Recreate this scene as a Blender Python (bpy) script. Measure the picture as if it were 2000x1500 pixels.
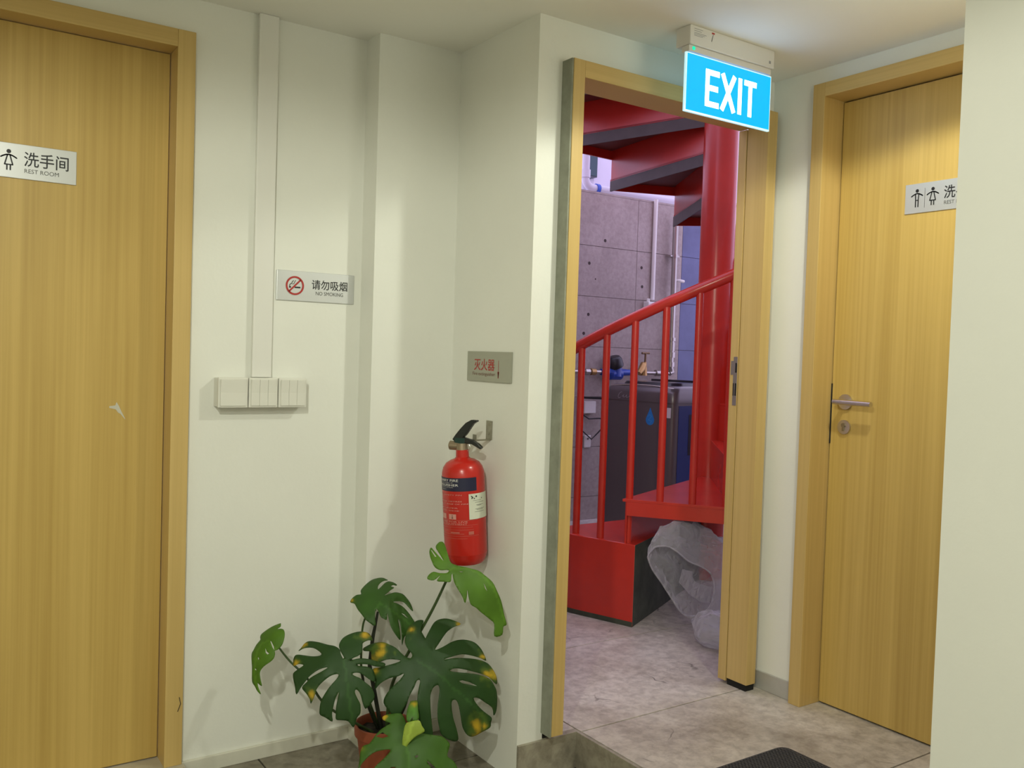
import bpy, bmesh, math, random
from mathutils import Vector, Matrix, noise
from mathutils.geometry import delaunay_2d_cdt
R_ = math.radians
random.seed(7)
for o in list(bpy.data.objects): bpy.data.objects.remove(o, do_unlink=True)
SC = bpy.context.scene
COL = SC.collection

# ------------------------------------------------------------------ camera
FPX, YAW, PIT, ROL = 1746.88, 0.595751, -0.031877, 0.031891
CZ = 1.27918
_fw = Vector((math.sin(YAW)*math.cos(PIT), math.cos(YAW)*math.cos(PIT), math.sin(PIT)))
_rt0 = Vector((math.cos(YAW), -math.sin(YAW), 0)); _up0 = _rt0.cross(_fw)
_rt = _rt0*math.cos(ROL) + _up0*math.sin(ROL)
_up = -_rt0*math.sin(ROL) + _up0*math.cos(ROL)
cd = bpy.data.cameras.new('camera'); cam = bpy.data.objects.new('camera', cd); COL.objects.link(cam)
cam.matrix_world = Matrix(((_rt.x, _up.x, -_fw.x, 0), (_rt.y, _up.y, -_fw.y, 0), (_rt.z, _up.z, -_fw.z, CZ), (0, 0, 0, 1)))
cd.sensor_fit = 'HORIZONTAL'; cd.sensor_width = 36; cd.lens = FPX/2000*36; cd.clip_start = .02
SC.camera = cam
def at(px, py, ax, val):
    """point of the photo's ray (px,py) on the plane axis ax = val"""
    d = _fw + _rt*((px-1000)/FPX) - _up*((py-750)/FPX)
    t = (val - (CZ if ax == 2 else 0))/d[ax]
    return Vector((d.x*t, d.y*t, CZ+d.z*t))

# ------------------------------------------------------------------ world, lights, exposure
W = bpy.data.worlds.new('sky'); SC.world = W; W.use_nodes = True
bg = W.node_tree.nodes['Background']; bg.inputs[0].default_value = (0.74, 0.66, 1.0, 1); bg.inputs[1].default_value = 1.95
vs = SC.view_settings; vs.view_transform = 'Standard'; vs.look = 'None'; vs.exposure = 0.0; vs.gamma = 1; vs.use_curve_mapping = False
WARM = (0.98, 1.0, 0.86)
def spot(name, loc, power, half, col=WARM, rad=.035, blend=.16):
    l = bpy.data.lights.new(name, 'SPOT'); l.energy = power; l.color = col; l.spot_size = R_(half*2); l.spot_blend = blend
    l.shadow_soft_size = rad
    o = bpy.data.objects.new(name, l); COL.objects.link(o); o.location = loc
    return o
LAMPS = [((1.93, 1.26, 2.255), 31, 75), ((-0.25, 0.35, 2.255), 92, 88.5), ((-1.1, -1.1, 2.255), 66, 88.5)]
for i, (l, p, h) in enumerate(LAMPS): spot('downlight_lamp', l, p, h)

# ------------------------------------------------------------------ materials
MATS = {}
def mat(name, col, rough=.5, metal=0, spec=.5, var=0, scale=8, bump=0, bscale=60, emit=None, estr=0, stretch=None, col2=None, coat=0):
    if name in MATS: return MATS[name]
    m = bpy.data.materials.new(name); m.use_nodes = True; nt = m.node_tree; b = nt.nodes['Principled BSDF']
    b.inputs['Base Color'].default_value = (*col, 1); b.inputs['Roughness'].default_value = rough
    b.inputs['Metallic'].default_value = metal; b.inputs['Specular IOR Level'].default_value = spec
    b.inputs['Coat Weight'].default_value = coat
    if emit: b.inputs['Emission Color'].default_value = (*emit, 1); b.inputs['Emission Strength'].default_value = estr
    if var or col2 or bump:
        tc = nt.nodes.new('ShaderNodeTexCoord'); mp = nt.nodes.new('ShaderNodeMapping'); nt.links.new(tc.outputs['Object'], mp.inputs[0])
        if stretch: mp.inputs['Scale'].default_value = stretch
        if var or col2:
            n = nt.nodes.new('ShaderNodeTexNoise'); n.inputs['Scale'].default_value = scale; n.inputs['Detail'].default_value = 6; n.inputs['Roughness'].default_value = .62
            nt.links.new(mp.outputs[0], n.inputs['Vector'])
            r = nt.nodes.new('ShaderNodeValToRGB'); e = r.color_ramp.elements
            c2 = col2 or tuple(c*(1-var) for c in col)
            e[0].position, e[0].color = .32, (*c2, 1); e[1].position, e[1].color = .68, (*col, 1)
            nt.links.new(n.outputs['Fac'], r.inputs[0]); nt.links.new(r.outputs[0], b.inputs['Base Color'])
        if bump:
            n2 = nt.nodes.new('ShaderNodeTexNoise'); n2.inputs['Scale'].default_value = bscale; n2.inputs['Detail'].default_value = 3
            nt.links.new(mp.outputs[0], n2.inputs['Vector'])
            bp = nt.nodes.new('ShaderNodeBump'); bp.inputs['Strength'].default_value = bump; bp.inputs['Distance'].default_value = .01
            nt.links.new(n2.outputs['Fac'], bp.inputs['Height']); nt.links.new(bp.outputs[0], b.inputs['Normal'])
    MATS[name] = m; return m
def wood(name, a, b_, horiz=False):
    """veneer: fine straight grain streaks along the length"""
    m = bpy.data.materials.new(name); m.use_nodes = True; nt = m.node_tree; b = nt.nodes['Principled BSDF']
    tc = nt.nodes.new('ShaderNodeTexCoord'); outs = []
    for sc, ln, dt in ((95, 1.1, 3), (14, .35, 2)):
        mp = nt.nodes.new('ShaderNodeMapping'); mp.inputs['Scale'].default_value = (ln, ln, sc) if horiz else (sc, sc, ln)
        nt.links.new(tc.outputs['Object'], mp.inputs[0])
        n = nt.nodes.new('ShaderNodeTexNoise'); n.inputs['Scale'].default_value = 1; n.inputs['Detail'].default_value = dt
        nt.links.new(mp.outputs[0], n.inputs['Vector']); outs.append(n.outputs['Fac'])
    ad = nt.nodes.new('ShaderNodeMath'); ad.operation = 'ADD'; nt.links.new(outs[0], ad.inputs[0]); nt.links.new(outs[1], ad.inputs[1])
    hf = nt.nodes.new('ShaderNodeMath'); hf.operation = 'MULTIPLY'; hf.inputs[1].default_value = .5; nt.links.new(ad.outputs[0], hf.inputs[0])
    r = nt.nodes.new('ShaderNodeValToRGB'); e = r.color_ramp.elements
    e[0].position, e[0].color = .34, (*b_, 1); e[1].position, e[1].color = .64, (*a, 1)
    nt.links.new(hf.outputs[0], r.inputs[0]); nt.links.new(r.outputs[0], b.inputs['Base Color'])
    b.inputs['Roughness'].default_value = .42
    MATS[name] = m; return m
def stone(name, cols, crack=True, rough=.45, fine=(.74, 1.05)):
    m = bpy.data.materials.new(name); m.use_nodes = True; nt = m.node_tree; b = nt.nodes['Principled BSDF']
    g = nt.nodes.new('ShaderNodeNewGeometry')
    def nz(s, d, dist=0):
        n = nt.nodes.new('ShaderNodeTexNoise'); n.inputs['Scale'].default_value = s; n.inputs['Detail'].default_value = d
        n.inputs['Distortion'].default_value = dist; n.inputs['Roughness'].default_value = .65
        nt.links.new(g.outputs['Position'], n.inputs['Vector']); return n
    def mix(f, a, c, mode='MIX'):
        x = nt.nodes.new('ShaderNodeMix'); x.data_type = 'RGBA'; x.blend_type = mode
        for s, v in ((0, f), (6, a), (7, c)):
            if isinstance(v, tuple): x.inputs[s].default_value = (*v, 1)
            elif isinstance(v, float): x.inputs[s].default_value = v
            else: nt.links.new(v, x.inputs[s])
        return x.outputs[2]
    n1 = nz(2.4, 10, .5); r = nt.nodes.new('ShaderNodeValToRGB'); e = r.color_ramp.elements
    e[0].position, e[0].color = .33, (*cols[0], 1); e[1].position, e[1].color = .66, (*cols[2], 1)
    k = r.color_ramp.elements.new(.5); k.color = (*cols[1], 1)
    nt.links.new(n1.outputs['Fac'], r.inputs[0])
    n2 = nz(30, 8, .25); r2 = nt.nodes.new('ShaderNodeValToRGB'); r2.color_ramp.elements[0].position = .36; r2.color_ramp.elements[1].position = .6
    r2.color_ramp.elements[0].color = (fine[0], fine[0]*.985, fine[0]*.97, 1); r2.color_ramp.elements[1].color = (fine[1], fine[1], fine[1]*.99, 1)
    nt.links.new(n2.outputs['Fac'], r2.inputs[0])
    out = mix(1.0, r.outputs[0], r2.outputs[0], 'MULTIPLY')
    if crack:
        n3 = nz(2.1, 4); mv = nt.nodes.new('ShaderNodeVectorMath'); mv.operation = 'MULTIPLY_ADD'; mv.inputs[1].default_value = (.35, .35, .35)
        nt.links.new(n3.outputs['Color'], mv.inputs[0]); nt.links.new(g.outputs['Position'], mv.inputs[2])
        v = nt.nodes.new('ShaderNodeTexVoronoi'); v.feature = 'DISTANCE_TO_EDGE'; v.inputs['Scale'].default_value = 4.2
        nt.links.new(mv.outputs[0], v.inputs['Vector'])
        r3 = nt.nodes.new('ShaderNodeValToRGB'); r3.color_ramp.elements[0].position = .006; r3.color_ramp.elements[1].position = .02
        r3.color_ramp.elements[0].color = (1, 1, 1, 1); r3.color_ramp.elements[1].color = (0, 0, 0, 1)
        nt.links.new(v.outputs['Distance'], r3.inputs[0])
        n4 = nz(3.4, 3); r4 = nt.nodes.new('ShaderNodeValToRGB'); r4.color_ramp.elements[0].position = .55; r4.color_ramp.elements[1].position = .66
        nt.links.new(n4.outputs['Fac'], r4.inputs[0])
        mm = nt.nodes.new('ShaderNodeMath'); mm.operation = 'MULTIPLY'; nt.links.new(r3.outputs[0], mm.inputs[0]); nt.links.new(r4.outputs[0], mm.inputs[1])
        out = mix(mm.outputs[0], out, tuple(c*.35 for c in cols[0]))
    nt.links.new(out, b.inputs['Base Color']); b.inputs['Roughness'].default_value = rough
    bp = nt.nodes.new('ShaderNodeBump'); bp.inputs['Strength'].default_value = .25; bp.inputs['Distance'].default_value = .004
    nt.links.new(n2.outputs['Fac'], bp.inputs['Height']); nt.links.new(bp.outputs[0], b.inputs['Normal'])
    MATS[name] = m; return m

M_wall = mat('wall_paint', (.83, .83, .765), .75, spec=.25, var=.04, scale=2.2, bump=.06, bscale=45)
M_ceil = mat('ceiling_paint', (.92, .91, .845), .85, spec=.2, var=.03, scale=1.5)
M_skirt = mat('skirting_paint', (.70, .68, .58), .5, var=.12, scale=6)
M_alu = mat('brushed_aluminium', (.55, .54, .50), .42, metal=.35, stretch=(.3, 1, 1), var=.06, scale=40)
M_plate = mat('sign_plate', (.62, .63, .63), .36, metal=.5)
M_wood = wood('oak_veneer', (.61, .42, .125), (.48, .315, .080))
M_woodf = wood('oak_frame', (.63, .445, .165), (.53, .36, .12))
M_woodh = wood('oak_frame_header', (.63, .445, .165), (.53, .36, .12), True)
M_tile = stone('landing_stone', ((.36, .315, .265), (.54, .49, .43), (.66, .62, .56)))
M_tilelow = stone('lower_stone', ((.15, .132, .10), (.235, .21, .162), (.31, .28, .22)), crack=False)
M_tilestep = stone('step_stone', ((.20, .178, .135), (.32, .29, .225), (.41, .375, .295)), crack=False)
M_grout = mat('grout', (.06, .055, .05), .9)
M_thresh = mat('threshold_stone', (.52, .47, .36), .5, var=.15, scale=12)
M_conc = stone('cast_concrete', ((.35, .30, .275), (.40, .345, .315), (.44, .385, .355)), crack=False, rough=.85, fine=(.86, 1.03))
M_bluep = mat('blue_grey_wall', (.135, .155, .29), .6, var=.25, scale=6)
M_backing = mat('raw_plaster', (.30, .31, .24), .9, var=.25, scale=20)
M_black = mat('black_print', (.012, .012, .014), .5)
M_redp = mat('red_print', (.42, .025, .02), .5)
M_grey = mat('grey_print', (.10, .10, .09), .5)
M_whitep = mat('white_print', (.8, .78, .74), .5)
M_pvc = mat('white_pvc', (.78, .77, .72), .4)
M_switch = mat('switch_plastic', (.74, .73, .66), .35)
M_steel = mat('satin_steel', (.62, .58, .52), .3, metal=1)
M_dark = mat('dark_gap', (.01, .009, .008), .9)
M_red = mat('red_stair_paint', (.60, .034, .018), .26, var=.14, scale=5, spec=.6)
M_redd = mat('dark_red_shade', (.16, .035, .025), .6, var=.25, scale=7)  # darker red carrying the shade of the tread undersides; also pictogram ink
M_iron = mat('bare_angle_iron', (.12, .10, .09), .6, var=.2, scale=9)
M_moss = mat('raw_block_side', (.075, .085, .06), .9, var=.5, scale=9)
M_extred = mat('extinguisher_red', (.50, .014, .008), .26, spec=.5, coat=.1)

# ------------------------------------------------------------------ mesh building
class MB:
    def __init__(s): s.v = []; s.f = []; s.m = []
    def quad(s, a, b, c, d, m=0):
        n = len(s.v); s.v += [Vector(a), Vector(b), Vector(c), Vector(d)]; s.f.append((n, n+1, n+2, n+3)); s.m.append(m); return s
    def poly(s, pts, m=0):
        n = len(s.v); s.v += [Vector(p) for p in pts]; s.f.append(tuple(range(n, n+len(pts)))); s.m.append(m); return s
    def box(s, x0, x1, y0, y1, z0, z1, m=0):
        n = len(s.v)
        s.v += [Vector(p) for p in ((x0, y0, z0), (x1, y0, z0), (x1, y1, z0), (x0, y1, z0), (x0, y0, z1), (x1, y0, z1), (x1, y1, z1), (x0, y1, z1))]
        for q in ((0, 3, 2, 1), (4, 5, 6, 7), (0, 1, 5, 4), (1, 2, 6, 5), (2, 3, 7, 6), (3, 0, 4, 7)): s.f.append(tuple(n+i for i in q)); s.m.append(m)
        return s
    def prism(s, pts, h, m=0):
        """pts: bottom loop of 3D points, h: extrusion vector"""
        n = len(s.v); k = len(pts); h = Vector(h); s.v += [Vector(p) for p in pts] + [Vector(p)+h for p in pts]
        s.f.append(tuple(range(n+k-1, n-1, -1))); s.f.append(tuple(range(n+k, n+2*k))); s.m += [m, m]
        for i in range(k): j = (i+1) % k; s.f.append((n+i, n+j, n+k+j, n+k+i)); s.m.append(m)
        return s
    def tube(s, path, r, n=12, m=0, caps=True, squash=None):
        path = [Vector(p) for p in path]; rs = r if isinstance(r, (list, tuple)) else [r]*len(path)
        b = len(s.v); ref = None
        for i, p in enumerate(path):
            t = (path[min(i+1, len(path)-1)] - path[max(i-1, 0)]).normalized()
            if ref is None: ref = Vector((0, 0, 1)) if abs(t.z) < .9 else Vector((1, 0, 0))
            u = t.cross(ref).normalized(); w = u.cross(t).normalized(); ref = w
            for k in range(n):
                a = 2*math.pi*k/n; s.v.append(p + u*(math.cos(a)*rs[i]*(squash or 1)) + w*(math.sin(a)*rs[i]))
        for i in range(len(path)-1):
            for k in range(n):
                k2 = (k+1) % n; s.f.append((b+i*n+k, b+i*n+k2, b+(i+1)*n+k2, b+(i+1)*n+k)); s.m.append(m)
        if caps:
            s.f.append(tuple(b+k for k in range(n-1, -1, -1))); e = b+(len(path)-1)*n; s.f.append(tuple(e+k for k in range(n))); s.m += [m, m]
        return s
    def lathe(s, prof, n=32, c=(0, 0, 0), m=0):
        b = len(s.v); c = Vector(c)
        for r, z in prof:
            for k in range(n): a = 2*math.pi*k/n; s.v.append(c+Vector((r*math.cos(a), r*math.sin(a), z)))
        for i in range(len(prof)-1):
            for k in range(n): k2 = (k+1) % n; s.f.append((b+i*n+k, b+i*n+k2, b+(i+1)*n+k2, b+(i+1)*n+k)); s.m.append(m)
        if prof[0][0] > 1e-4: s.f.append(tuple(b+k for k in range(n-1, -1, -1))); s.m.append(m)
        if prof[-1][0] > 1e-4: e = b+(len(prof)-1)*n; s.f.append(tuple(e+k for k in range(n))); s.m.append(m)
        return s
    def build(s, name, mats, parent=None, smooth=False, bevel=0, weld=True):
        me = bpy.data.meshes.new(name); me.from_pydata([tuple(v) for v in s.v], [], s.f)
        if not isinstance(mats, (list, tuple)): mats = [mats]
        for x in mats: me.materials.append(x)
        for p, mi in zip(me.polygons, s.m): p.material_index = mi
        if smooth or weld:
            bm = bmesh.new(); bm.from_mesh(me)
            if weld: bmesh.ops.remove_doubles(bm, verts=bm.verts, dist=1e-5)
            bmesh.ops.recalc_face_normals(bm, faces=bm.faces); bm.to_mesh(me); bm.free()
        if smooth: me.shade_smooth(); me.set_sharp_from_angle(angle=R_(40))
        o = bpy.data.objects.new(name, me); COL.objects.link(o)
        if parent: o.parent = parent; o.matrix_parent_inverse = parent.matrix_basis.inverted()
        if bevel:
            b = o.modifiers.new('bevel', 'BEVEL'); b.width = bevel; b.segments = 2; b.limit_method = 'ANGLE'
        return o
def tag(o, label, cat, group=None, kind=None):
    o['label'] = label; o['category'] = cat
    if group: o['group'] = group
    if kind: o['kind'] = kind
    return o
def thing(name, loc, label, cat, group=None, kind=None, rot=None):
    o = bpy.data.objects.new(name, None); COL.objects.link(o); o.location = loc; o.empty_display_size = .05
    if rot: o.rotation_euler = rot
    return tag(o, label, cat, group, kind)
def box(name, m, parent, x0, x1, y0, y1, z0, z1, bevel=0): return MB().box(x0, x1, y0, y1, z0, z1).build(name, m, parent, bevel=bevel)

# flat print: glyph outlines and strokes in (u,v) mapped to a frame (origin, right, up, normal)
def text_geo(body, bold=0):
    c = bpy.data.curves.new('t', 'FONT'); c.body = body; c.resolution_u = 3; c.offset = bold
    o = bpy.data.objects.new('t', c); COL.objects.link(o); dg = bpy.context.evaluated_depsgraph_get()
    me = bpy.data.meshes.new_from_object(o.evaluated_get(dg)); V = [v.co.copy() for v in me.vertices]; F = [tuple(p.vertices) for p in me.polygons]
    bpy.data.objects.remove(o); bpy.data.curves.remove(c); bpy.data.meshes.remove(me)
    xs = [v.x for v in V]; ys = [v.y for v in V]
    return V, F, (min(xs), max(xs), min(ys), max(ys))
class Print:
    def __init__(s, fn): s.fn = fn; s.mb = MB()
    def text(s, body, u0, u1, v0, v1, m=0, bold=0):
        V, F, (a, b, c, d) = text_geo(body, bold); n = len(s.mb.v)
        for v in V: s.mb.v.append(s.fn(u0+(v.x-a)/(b-a)*(u1-u0), v0+(v.y-c)/(d-c)*(v1-v0)))
        for f in F: s.mb.f.append(tuple(n+i for i in f)); s.mb.m.append(m)
        return s
    def stroke(s, pts, w, m=0, cap=True, sub=1):
        for (a, b) in zip(pts, pts[1:]):
            d = Vector((b[0]-a[0], b[1]-a[1])); L = d.length
            if L < 1e-7: continue
            d /= L; p = Vector((-d.y, d.x))*(w/2)
            for i in range(sub):
                q0 = Vector(a)+d*(L*i/sub); q1 = Vector(a)+d*(L*(i+1)/sub)
                s.mb.poly([s.fn(*(q0-p)), s.fn(*(q1-p)), s.fn(*(q1+p)), s.fn(*(q0+p))], m)
        if cap:
            for a in pts: s.disc(a, w/2, m, 10)
        return s
    def disc(s, c, r, m=0, n=20): s.mb.poly([s.fn(c[0]+r*math.cos(2*math.pi*k/n), c[1]+r*math.sin(2*math.pi*k/n)) for k in range(n)], m); return s
    def ring(s, c, r0, r1, m=0, n=40):
        for k in range(n):
            a, b = 2*math.pi*k/n, 2*math.pi*(k+1)/n
            s.mb.poly([s.fn(c[0]+r*math.cos(t), c[1]+r*math.sin(t)) for r, t in ((r0, a), (r1, a), (r1, b), (r0, b))], m)
        return s
    def rect(s, u0, u1, v0, v1, m=0, nu=1):
        for i in range(nu):
            a = u0+(u1-u0)*i/nu; b = u0+(u1-u0)*(i+1)/nu; s.mb.poly([s.fn(a, v0), s.fn(b, v0), s.fn(b, v1), s.fn(a, v1)], m)
        return s
    def build(s, name, mats, parent): return s.mb.build(name, mats, parent, weld=False)
def frame(o, r, u):
    o, r, u = Vector(o), Vector(r), Vector(u)
    return lambda a, b: o + r*a + u*b

# ------------------------------------------------------------------ the shell
Y1, YJ, Y3, X2, XS, XJ = 2.7012, 2.6058, 2.1576, 2.5508, 1.5216, 1.2245
ZU, ZC = .1136, 2.2792
XE, YE = 1.80, 1.035           # end of the near wall
XSTEP = 1.7525
YB = 5.0                       # back wall of the stairwell
def struct(name, mb, m, label, cat, bevel=0): return tag(mb.build(name, m, bevel=bevel), label, cat, kind='structure')
D1 = (-.180, .633, 2.128)      # left door clear opening: x0, x1, top
D3 = (1.109, 1.922, 2.174)     # right door clear opening: y0, y1, top
D2 = (1.656, 2.470, 2.108)     # passage clear opening: x0, x1, top
struct('wall_left', MB().box(-2.3, D1[0]-.05, Y1, Y1+.12, 0, ZC).box(D1[0]-.05, D1[1]+.05, Y1, Y1+.12, D1[2]+.049, ZC).box(D1[1]+.05, XJ, Y1, Y1+.12, 0, ZC),
       M_wall, 'white painted wall with the switches and the no smoking sign', 'wall')
struct('wall_pillar', MB().box(XJ, XS, YJ, Y1+.12, 0, ZC), M_wall, 'shallow white pier in the corner behind the potted plant', 'wall')
struct('wall_doorway', MB().box(XS, 1.614, Y3, 2.225, 0, ZC).box(XS, 1.60, 2.225, Y1+.12, 0, ZC).box(1.614, 2.517, Y3, 2.225, 2.158, ZC).box(2.517, 5.4, Y3, 2.225, 0, ZC).box(X2+.11, 5.4, Y3, 2.225, ZC, ZC+.1).box(1.5, 5.4, Y3, 2.225, ZC+.1, 5.2),
       M_wall, 'white wall around the open passage to the stairs', 'wall')
struct('wall_right', MB().box(X2, X2+.11, 1.969, Y3, 0, ZC).box(X2, X2+.11, D3[0]-.047, 1.969, 2.221, ZC).box(X2, X2+.11, YE, D3[0]-.047, 0, ZC),
       M_wall, 'white wall holding the restroom door with the lever handle', 'wall')
struct('wall_near', MB().box(XE, X2+.11, -2.2, YE, 0, ZC), M_wall, 'plain cream white wall end beside the restroom door', 'wall')
struct('wall_rear', MB().box(-2.3, XE, -2.2, -2.1, 0, ZC), M_wall, 'plain white rear wall of the lobby', 'wall')
struct('wall_far', MB().box(-2.4, -2.3, -2.2, Y1+.12, 0, ZC), M_wall, 'plain white wall closing the lobby', 'wall')
struct('ceiling', MB().box(-2.4, X2+.11, -2.2, 2.225, ZC, ZC+.1).box(-2.4, 1.60, 2.225, Y1+.12, ZC, ZC+.1), M_ceil, 'flat off white ceiling above the lobby', 'ceiling')
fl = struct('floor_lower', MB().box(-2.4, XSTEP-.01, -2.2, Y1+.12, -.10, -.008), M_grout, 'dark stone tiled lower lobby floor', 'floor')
fu = struct('floor_upper', MB().box(XSTEP, X2+.11, -2.2, Y3, -.10, ZU-.012).box(XS+.01, 5.4, Y3+.012, YB, -.10, ZU-.012), M_grout, 'raised grey beige stone tiled floor of the passage', 'floor')
T = .655; g = .0026
x = -2.358
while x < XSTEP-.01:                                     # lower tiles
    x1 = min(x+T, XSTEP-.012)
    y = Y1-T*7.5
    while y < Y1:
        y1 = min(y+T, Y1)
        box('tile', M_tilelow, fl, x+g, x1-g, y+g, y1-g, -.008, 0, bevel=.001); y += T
    x += T
ys = [2.14-T*6, 2.14-T*5, 2.14-T*4, 2.14-T*3, 2.14-T*2, 1.488, 2.14, 2.797, 2.797+T, 2.797+2*T, 2.797+3*T, YB]
xs = [XSTEP, XSTEP+1.31, XSTEP+2.62, 5.4]
for j in range(len(ys)-1):
    for i in range(3):
        a, b = xs[i], xs[i+1]
        if ys[j+1] < 2.2: b = min(b, X2+.1)
        if b-a < .05 or (ys[j+1] < 2.2 and i > 0): continue
        if ys[j] > 2.2 and i == 0: a = XS+.08
        box('tile', M_tile, fu, a+g, b-g, ys[j]+g, ys[j+1]-g, ZU-.012, ZU, bevel=.0012)
box('tile', M_tile, fu, XS+.08, XSTEP-g, Y3+.013, 2.797-g, ZU-.012, ZU, bevel=.0012)
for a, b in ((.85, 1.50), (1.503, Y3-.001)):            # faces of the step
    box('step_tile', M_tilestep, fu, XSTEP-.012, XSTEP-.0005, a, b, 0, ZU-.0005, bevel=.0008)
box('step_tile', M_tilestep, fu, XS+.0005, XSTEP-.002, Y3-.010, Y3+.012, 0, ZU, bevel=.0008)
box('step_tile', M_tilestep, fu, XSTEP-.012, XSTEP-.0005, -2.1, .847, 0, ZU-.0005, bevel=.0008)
# skirting
tag(MB().box(D1[1]+.052, XJ, Y1-.012, Y1, 0, .043).build('baseboard_left', M_skirt, bevel=.002), 'low cream skirting below the switches, scuffed', 'skirting', kind='structure')
tag(MB().box(XJ-.010, XJ, YJ-.01, Y1-.012, 0, .043).box(XJ-.01, XS, YJ-.010, YJ, 0, .043).build('baseboard_pillar', M_skirt, bevel=.002), 'low cream skirting around the corner pier behind the plant', 'skirting', kind='structure')
tag(MB().box(X2-.009, X2, 1.972, Y3-.001, ZU, ZU+.064).build('baseboard_right', M_alu, bevel=.002), 'short brushed metal skirting between the two wooden door frames', 'skirting', kind='structure')
tag(MB().box(-.30, .69, 2.585, 2.82, 0, .042).build('door_threshold', M_thresh, bevel=.004), 'beige stone threshold slab under the left restroom door', 'threshold', kind='structure')

# ------------------------------------------------------------------ doors
def restroom_sign(parent_none, o, r, n, label):
    """aluminium plate, o = lower left of the plate, r = reading direction, n = outward normal"""
    r, n, o = Vector(r), Vector(n), Vector(o); w, h, d = .258, .0925, .004
    t = thing('restroom_sign', o, label, 'sign')
    MB().prism([o, o+r*w, o+r*w+Vector((0, 0, h)), o+Vector((0, 0, h))], n*d).build('plate', M_plate, t, bevel=.0012)
    P = Print(frame(o+n*(d+.0006), r, (0, 0, 1)))
    H = lambda top: h-top
    def person(u, female):
        P.disc((u, H(.023)), .0055, 0)
        arm = [(u+.0185*k/6, H(.0315+.0078*abs(k/6)**1.7)) for k in range(-6, 7)]
        P.stroke(arm, .0036)
        if female:
            P.stroke([(u-.003, H(.033)), (u-.0095, H(.058)), (u+.0095, H(.058)), (u+.003, H(.033))], .0034)
            for s in (-1, 1): P.stroke([(u+s*.004, H(.059)), (u+s*.004, H(.073))], .0036, cap=False)
        else:
            for s in (-1, 1): P.stroke([(u+s*.0058, H(.033)), (u+s*.0045, H(.050)), (u+s*.0042, H(.074))], .0036, cap=False)
            P.stroke([(u-.004, H(.0525)), (u+.004, H(.0525))], .003, cap=False)
    person(.041, False); person(.093, True); P.rect(.0662, .0672, H(.078), H(.017))
    P.build('pictogram', M_black, t)
    P = Print(frame(o+n*(d+.0006), r, (0, 0, 1)))
    P.text('洗手间', .129, .238, H(.058), H(.0185), bold=.008); P.text('REST ROOM', .1305, .214, H(.0755), H(.0645), 1)
    P.build('lettering', [M_black, M_grey], t)
    return t
# left restroom door
d1 = thing('door_1', (.23, Y1, 0), 'closed oak veneer restroom door beside the light switches', 'door', kind='structure')
yf, yl = 2.681, 2.763
def frame_x(parent, x0, x1, ztop, y0, y1, z0, w=.05):
    box('door_frame', M_woodf, parent, x0-w, x0, y0, y1, z0, ztop+w, bevel=.0015)
    box('door_frame', M_woodf, parent, x1, x1+w, y0, y1, z0, ztop+w, bevel=.0015)
    box('door_frame', M_woodh, parent, x0, x1, y0, y1, ztop, ztop+w, bevel=.0015)
frame_x(d1, D1[0], D1[1], D1[2], yf, Y1+.12, .042)
lf = box('door_leaf', M_wood, d1, D1[0]+.002, D1[1]-.002, yl, yl+.04, .046, D1[2]-.002, bevel=.001)
S = at(228, 800, 1, yl-.0008)                              # torn sticker remains
MB().poly([S+Vector((a*1.0, 0, b*1.0)) for a, b in ((-.020, .010), (-.004, .012), (-.001, .022), (.006, .010), (.012, -.004), (.022, -.024), (.023, -.029), (.010, -.012), (.004, -.009), (-.003, .001), (-.020, .005))]).build('sticker_residue', mat('torn_sticker', (.55, .53, .44), .7), lf)
S = at(350, 1375, 1, yf-.0008)
MB().tube([S+Vector((0, 0, .02)), S+Vector((.004, 0, .0)), S+Vector((-.004, 0, -.022))], .0012, 6).build('scratch', mat('scratch_brown', (.06, .04, .02), .8), d1)
restroom_sign(None, (.129, yl, 1.7125), (1, 0, 0), (0, -1, 0), 'pale metal restroom sign on the door beside the light switches')
# right restroom door
d3 = thing('door_3', (X2, 1.5, ZU), 'closed oak veneer restroom door with steel lever handle', 'door', kind='structure')
xf, xl = 2.524, 2.624
w = .047
box('door_frame', M_woodf, d3, xf, X2+.11, D3[1], D3[1]+w, ZU, D3[2]+w, bevel=.0015)
box('door_frame', M_woodf, d3, xf, X2+.11, D3[0]-w, D3[0], ZU, D3[2]+w, bevel=.0015)
box('door_frame', M_woodh, d3, xf, X2+.11, D3[0], D3[1], D3[2], D3[2]+w, bevel=.0015)
lf3 = box('door_leaf', M_wood, d3, xl, xl+.04, D3[0]+.003, D3[1]-.004, ZU+.006, D3[2]-.005, bevel=.001)
box('rebate_gap', M_dark, d3, xl+.012, xl+.05, D3[0], D3[1], ZU+.001, D3[2])
hp = at(1653, 785, 0, xl); lk = at(1650, 834, 0, xl)
hd = MB().tube([hp+Vector((-.009, 0, 0)), hp], .026, 28).tube([hp+Vector((-.052, 0, 0)), hp], .009, 14)
hd.tube([hp+Vector((-.052, .013, .001)), hp+Vector((-.052, -.128, -.001))], .0088, 16)
hd.build('lever_handle', M_steel, d3, smooth=True)
kl = MB().tube([lk+Vector((-.008, 0, 0)), lk], .024, 28).build('lock_rose', M_steel, d3, smooth=True)
k2 = MB().tube([lk+Vector((-.012, 0, .006)), lk+Vector((-.006, 0, .006))], .0075, 14).box(lk.x-.0115, lk.x-.006, lk.y-.004, lk.y+.004, lk.z-.014, lk.z+.004)
k2.build('key_cylinder', mat('key_brass', (.35, .30, .20), .4, metal=.9), d3)
box('latch_gap', M_dark, d3, xl-.001, xl+.004, D3[1]-.0062, D3[1]-.0012, lk.z-.06, hp.z+.06)
restroom_sign(None, (xl, 1.676, 1.7655), (0, -1, 0), (-1, 0, 0), 'grey metal restroom sign on the door with the lever handle')
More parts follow.
